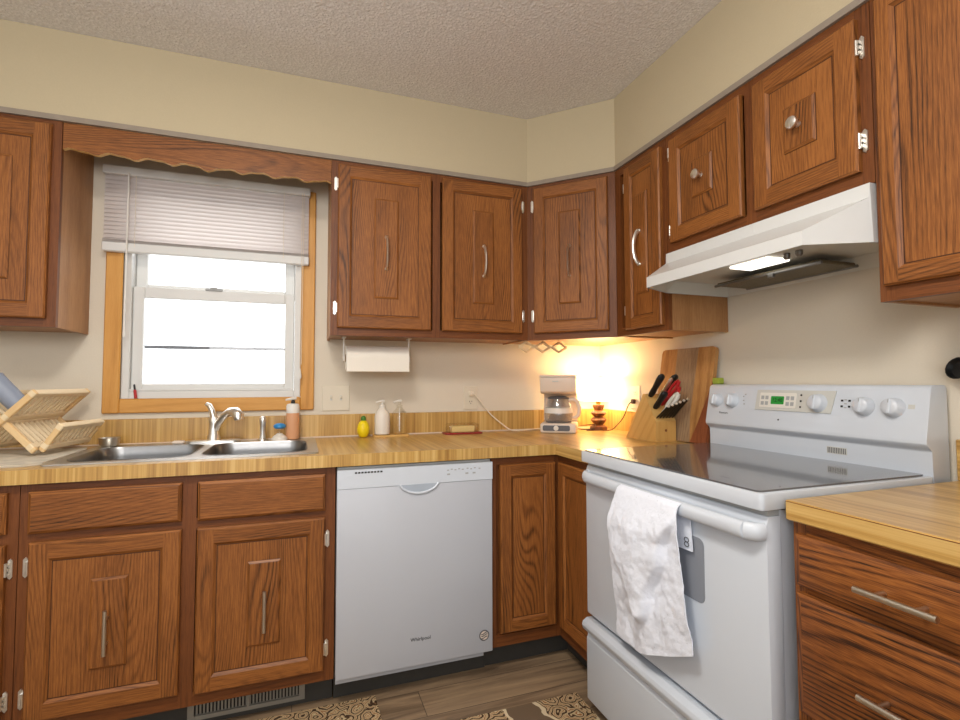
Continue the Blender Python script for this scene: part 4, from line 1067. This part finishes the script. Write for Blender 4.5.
qf((XS, Y0-.004, zt), (XS, Y1+.004, zt), (-.0015, Y1, zt), (-.0015, Y0, zt))
obj('canopy', mb, hd_, 20)
mb = MB(); e = .004; zi = 1.600
R0 = [(-.004, Y0-e), (XS, Y0-e), (XF+.006, yi0-.002), (XF+.006, yi1+.002), (XS, Y1+e), (-.004, Y1+e)]
R1 = [(-.03, Y0-.03), (XS+.02, Y0-.03), (XF+.075, yi0-.03), (XF+.075, yi1+.03), (XS+.02, Y1+.03), (-.03, Y1+.03)]
for i in range(6):
    j = (i+1) % 6
    mb.face([(*R0[i], zlb+.001), (*R0[j], zlb+.001), (*R1[j], zi-.035), (*R1[i], zi-.035)], HOODIN)
mb.face([(*p, zi-.035) for p in R1], HOODIN)
obj('liner', mb, hd_, 20)
obj('grease_filter', MB().box(WORLD, -.188, -.035, -1.475, -1.075, 1.533, 1.545, MESHM, 'a', .003).tube([(-.190, -1.07, 1.534), (-.190, -1.48, 1.534)], .005, STEEL, 6).tube([(-.034, -1.07, 1.534), (-.034, -1.48, 1.534)], .005, STEEL, 6), hd_)
HL = plain('lit_hood_lens', (255, 250, 240), .4, emit=(255, 248, 236), es=2.2)
obj('light_lens', MB().box(WORLD, -.294, -.198, -1.385, -1.235, 1.557, 1.5645, HL, 'a', .003), hd_)
mb = MB()
for y in (-1.43, -1.47): mb.lathe((-.27, y, 1.5645), [(.010, 0), (.010, -.012), (.006, -.018)], STEEL, n=12)
obj('switch', mb, hd_)
obj('filter_clip', MB().box(WORLD, -.205, -.192, -1.325, -1.305, 1.518, 1.532, STEEL, 'a', .002), hd_)
obj('slot_panel', MB().box(Fr((XS-.002, 0, 0), (0, -1, 0), (-1, 0, 0)), 1.06, 1.36, .0002, .002, 1.642, 1.668, K, 'a', .001), hd_)

# ------------------------------------------------------------------ dishwasher
dw = thing('dishwasher', (-1.225, -.33, 0), 'white built-in dishwasher left of the corner cabinet', 'dishwasher')
DX0, DX1 = -1.5265, -.9255
obj('tub', MB().box(WORLD, DX0+.008, DX1-.008, -.585, -.03, .10, .862, DARK, 'c'), dw)
F = BACK(0, -.587)
FD = BACK(0, -.638)
# door with pocket: built as front pieces around the pocket
obj('door', MB().box(F, DX0, DX1, 0, .051, .113, .788, DWWHITE, 'c', .004, 2), dw)
mb = MB().prism(F, [(DX0, .7885), (DX1, .7885), (DX1, .856), (DX0, .856)], .0, .053, WHITE, axis='n')
pn = obj('control_strip', mb, dw)
mb = MB(); 
for i in range(9): mb.box(FD, DX0+.062+i*.0115, DX0+.070+i*.0115, .0023, .003, .842, .848, BLACK)
obj('vent_slots', mb, pn)
for i, x in enumerate((-1.115, -1.10, -1.085, -1.07, -1.055, -1.035, -1.02, -1.005, -.985)): obj('button', MB().box(FD, x, x+.008, .0023, .003, .832+.003*(i % 2), .836+.003*(i % 2), BUTTON), pn)
for x in (-1.115, -1.04, -1.01): obj('button', MB().box(FD, x, x+.012, .0023, .003, .815, .821, BUTTON), pn)
# handle pocket: a half-moon recess with a pale lip
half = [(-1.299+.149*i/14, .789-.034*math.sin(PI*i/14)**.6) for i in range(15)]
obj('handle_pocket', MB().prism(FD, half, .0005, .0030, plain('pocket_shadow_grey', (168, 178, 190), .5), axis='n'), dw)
lip = [(-1.299+.149*i/14, .789-.034*math.sin(PI*i/14)**.6) for i in range(15)]
obj('pocket_lip', MB().tube([FD.p(x, .003, z) for x, z in lip], .0045, WHITE, 8), dw)
mb = MB(); text_mb(mb, Fr(FD.p(-1.217, 0, .210), FD.a, FD.n), 'Whirlpool', .0185, BLACK, .0006); obj('brand_lettering', mb, dw)
mb = MB().lathe(FD.p(-.962, .0003, .180), [(.021, 0), (.021, .0008)], DKGREY, FD.n, 24)
mb.lathe(FD.p(-.962, .0011, .180), [(.0165, 0), (.0165, .0004)], CREAM, FD.n, 24)
for k in (-.0075, .001, .0085): mb.tube([FD.p(-.962+.013*t, .0019, .180+k+.004*math.sin(t*2.2)) for t in (-1, -.5, 0, .5, 1)], .0018, DKGREY, 5)
obj('round_badge', mb, dw)
obj('kick_strip', MB().box(BACK(0, -.60), DX0+.002, DX1-.03, 0, .012, .088, .1125, DWWHITE, 'a'), dw)
obj('toe_panel', MB().box(F, DX0, DX1, -.053, -.045, .001, .0995, TOE, 'a'), dw)
obj('top_gasket', MB().box(F, DX0+.002, DX1-.002, .0, .03, .8565, .8645, BUTTON, 'a'), dw)

# ------------------------------------------------------------------ rugs, hanging ladle
def rug(name, corners, m, label):
    cx = sum(p[0] for p in corners)/4; cy = sum(p[1] for p in corners)/4
    solo(name, MB().prism(WORLD, corners, .0005, .009, m, axis='c', bev=.002), (cx, cy, 0), label, 'rug')
rug('kitchen_rug', [(-2.30, -.585), (-1.379, -.590), (-1.365, -1.10), (-2.30, -1.11)], RUG1, 'brown and cream floral rug in front of the sink cabinet')
rug('kitchen_rug', [(-1.12, -.826), (-.662, -.828), (-.662, -1.60), (-1.14, -1.60)], RUG2, 'brown rug with cream scroll corners in front of the stove')
ld = thing('hanging_ladle', (-.02, -1.72, 1.2), 'black ladle hanging on the right wall at the photo edge', 'utensil')
obj('bowl', MB().lathe((-.030, -1.730, 1.205), [(.0, -.001), (.014, 0), (.026, .008), (.030, .02), (.028, .02), (.022, .008), (.0, .004)], BLACK, (-1, .2, .3), 18, caps=False), ld)
obj('handle', MB().tube([(-.014, -1.735, 1.225), (-.012, -1.742, 1.30), (-.010, -1.748, 1.355)], .0045, BLACK, 8), ld)
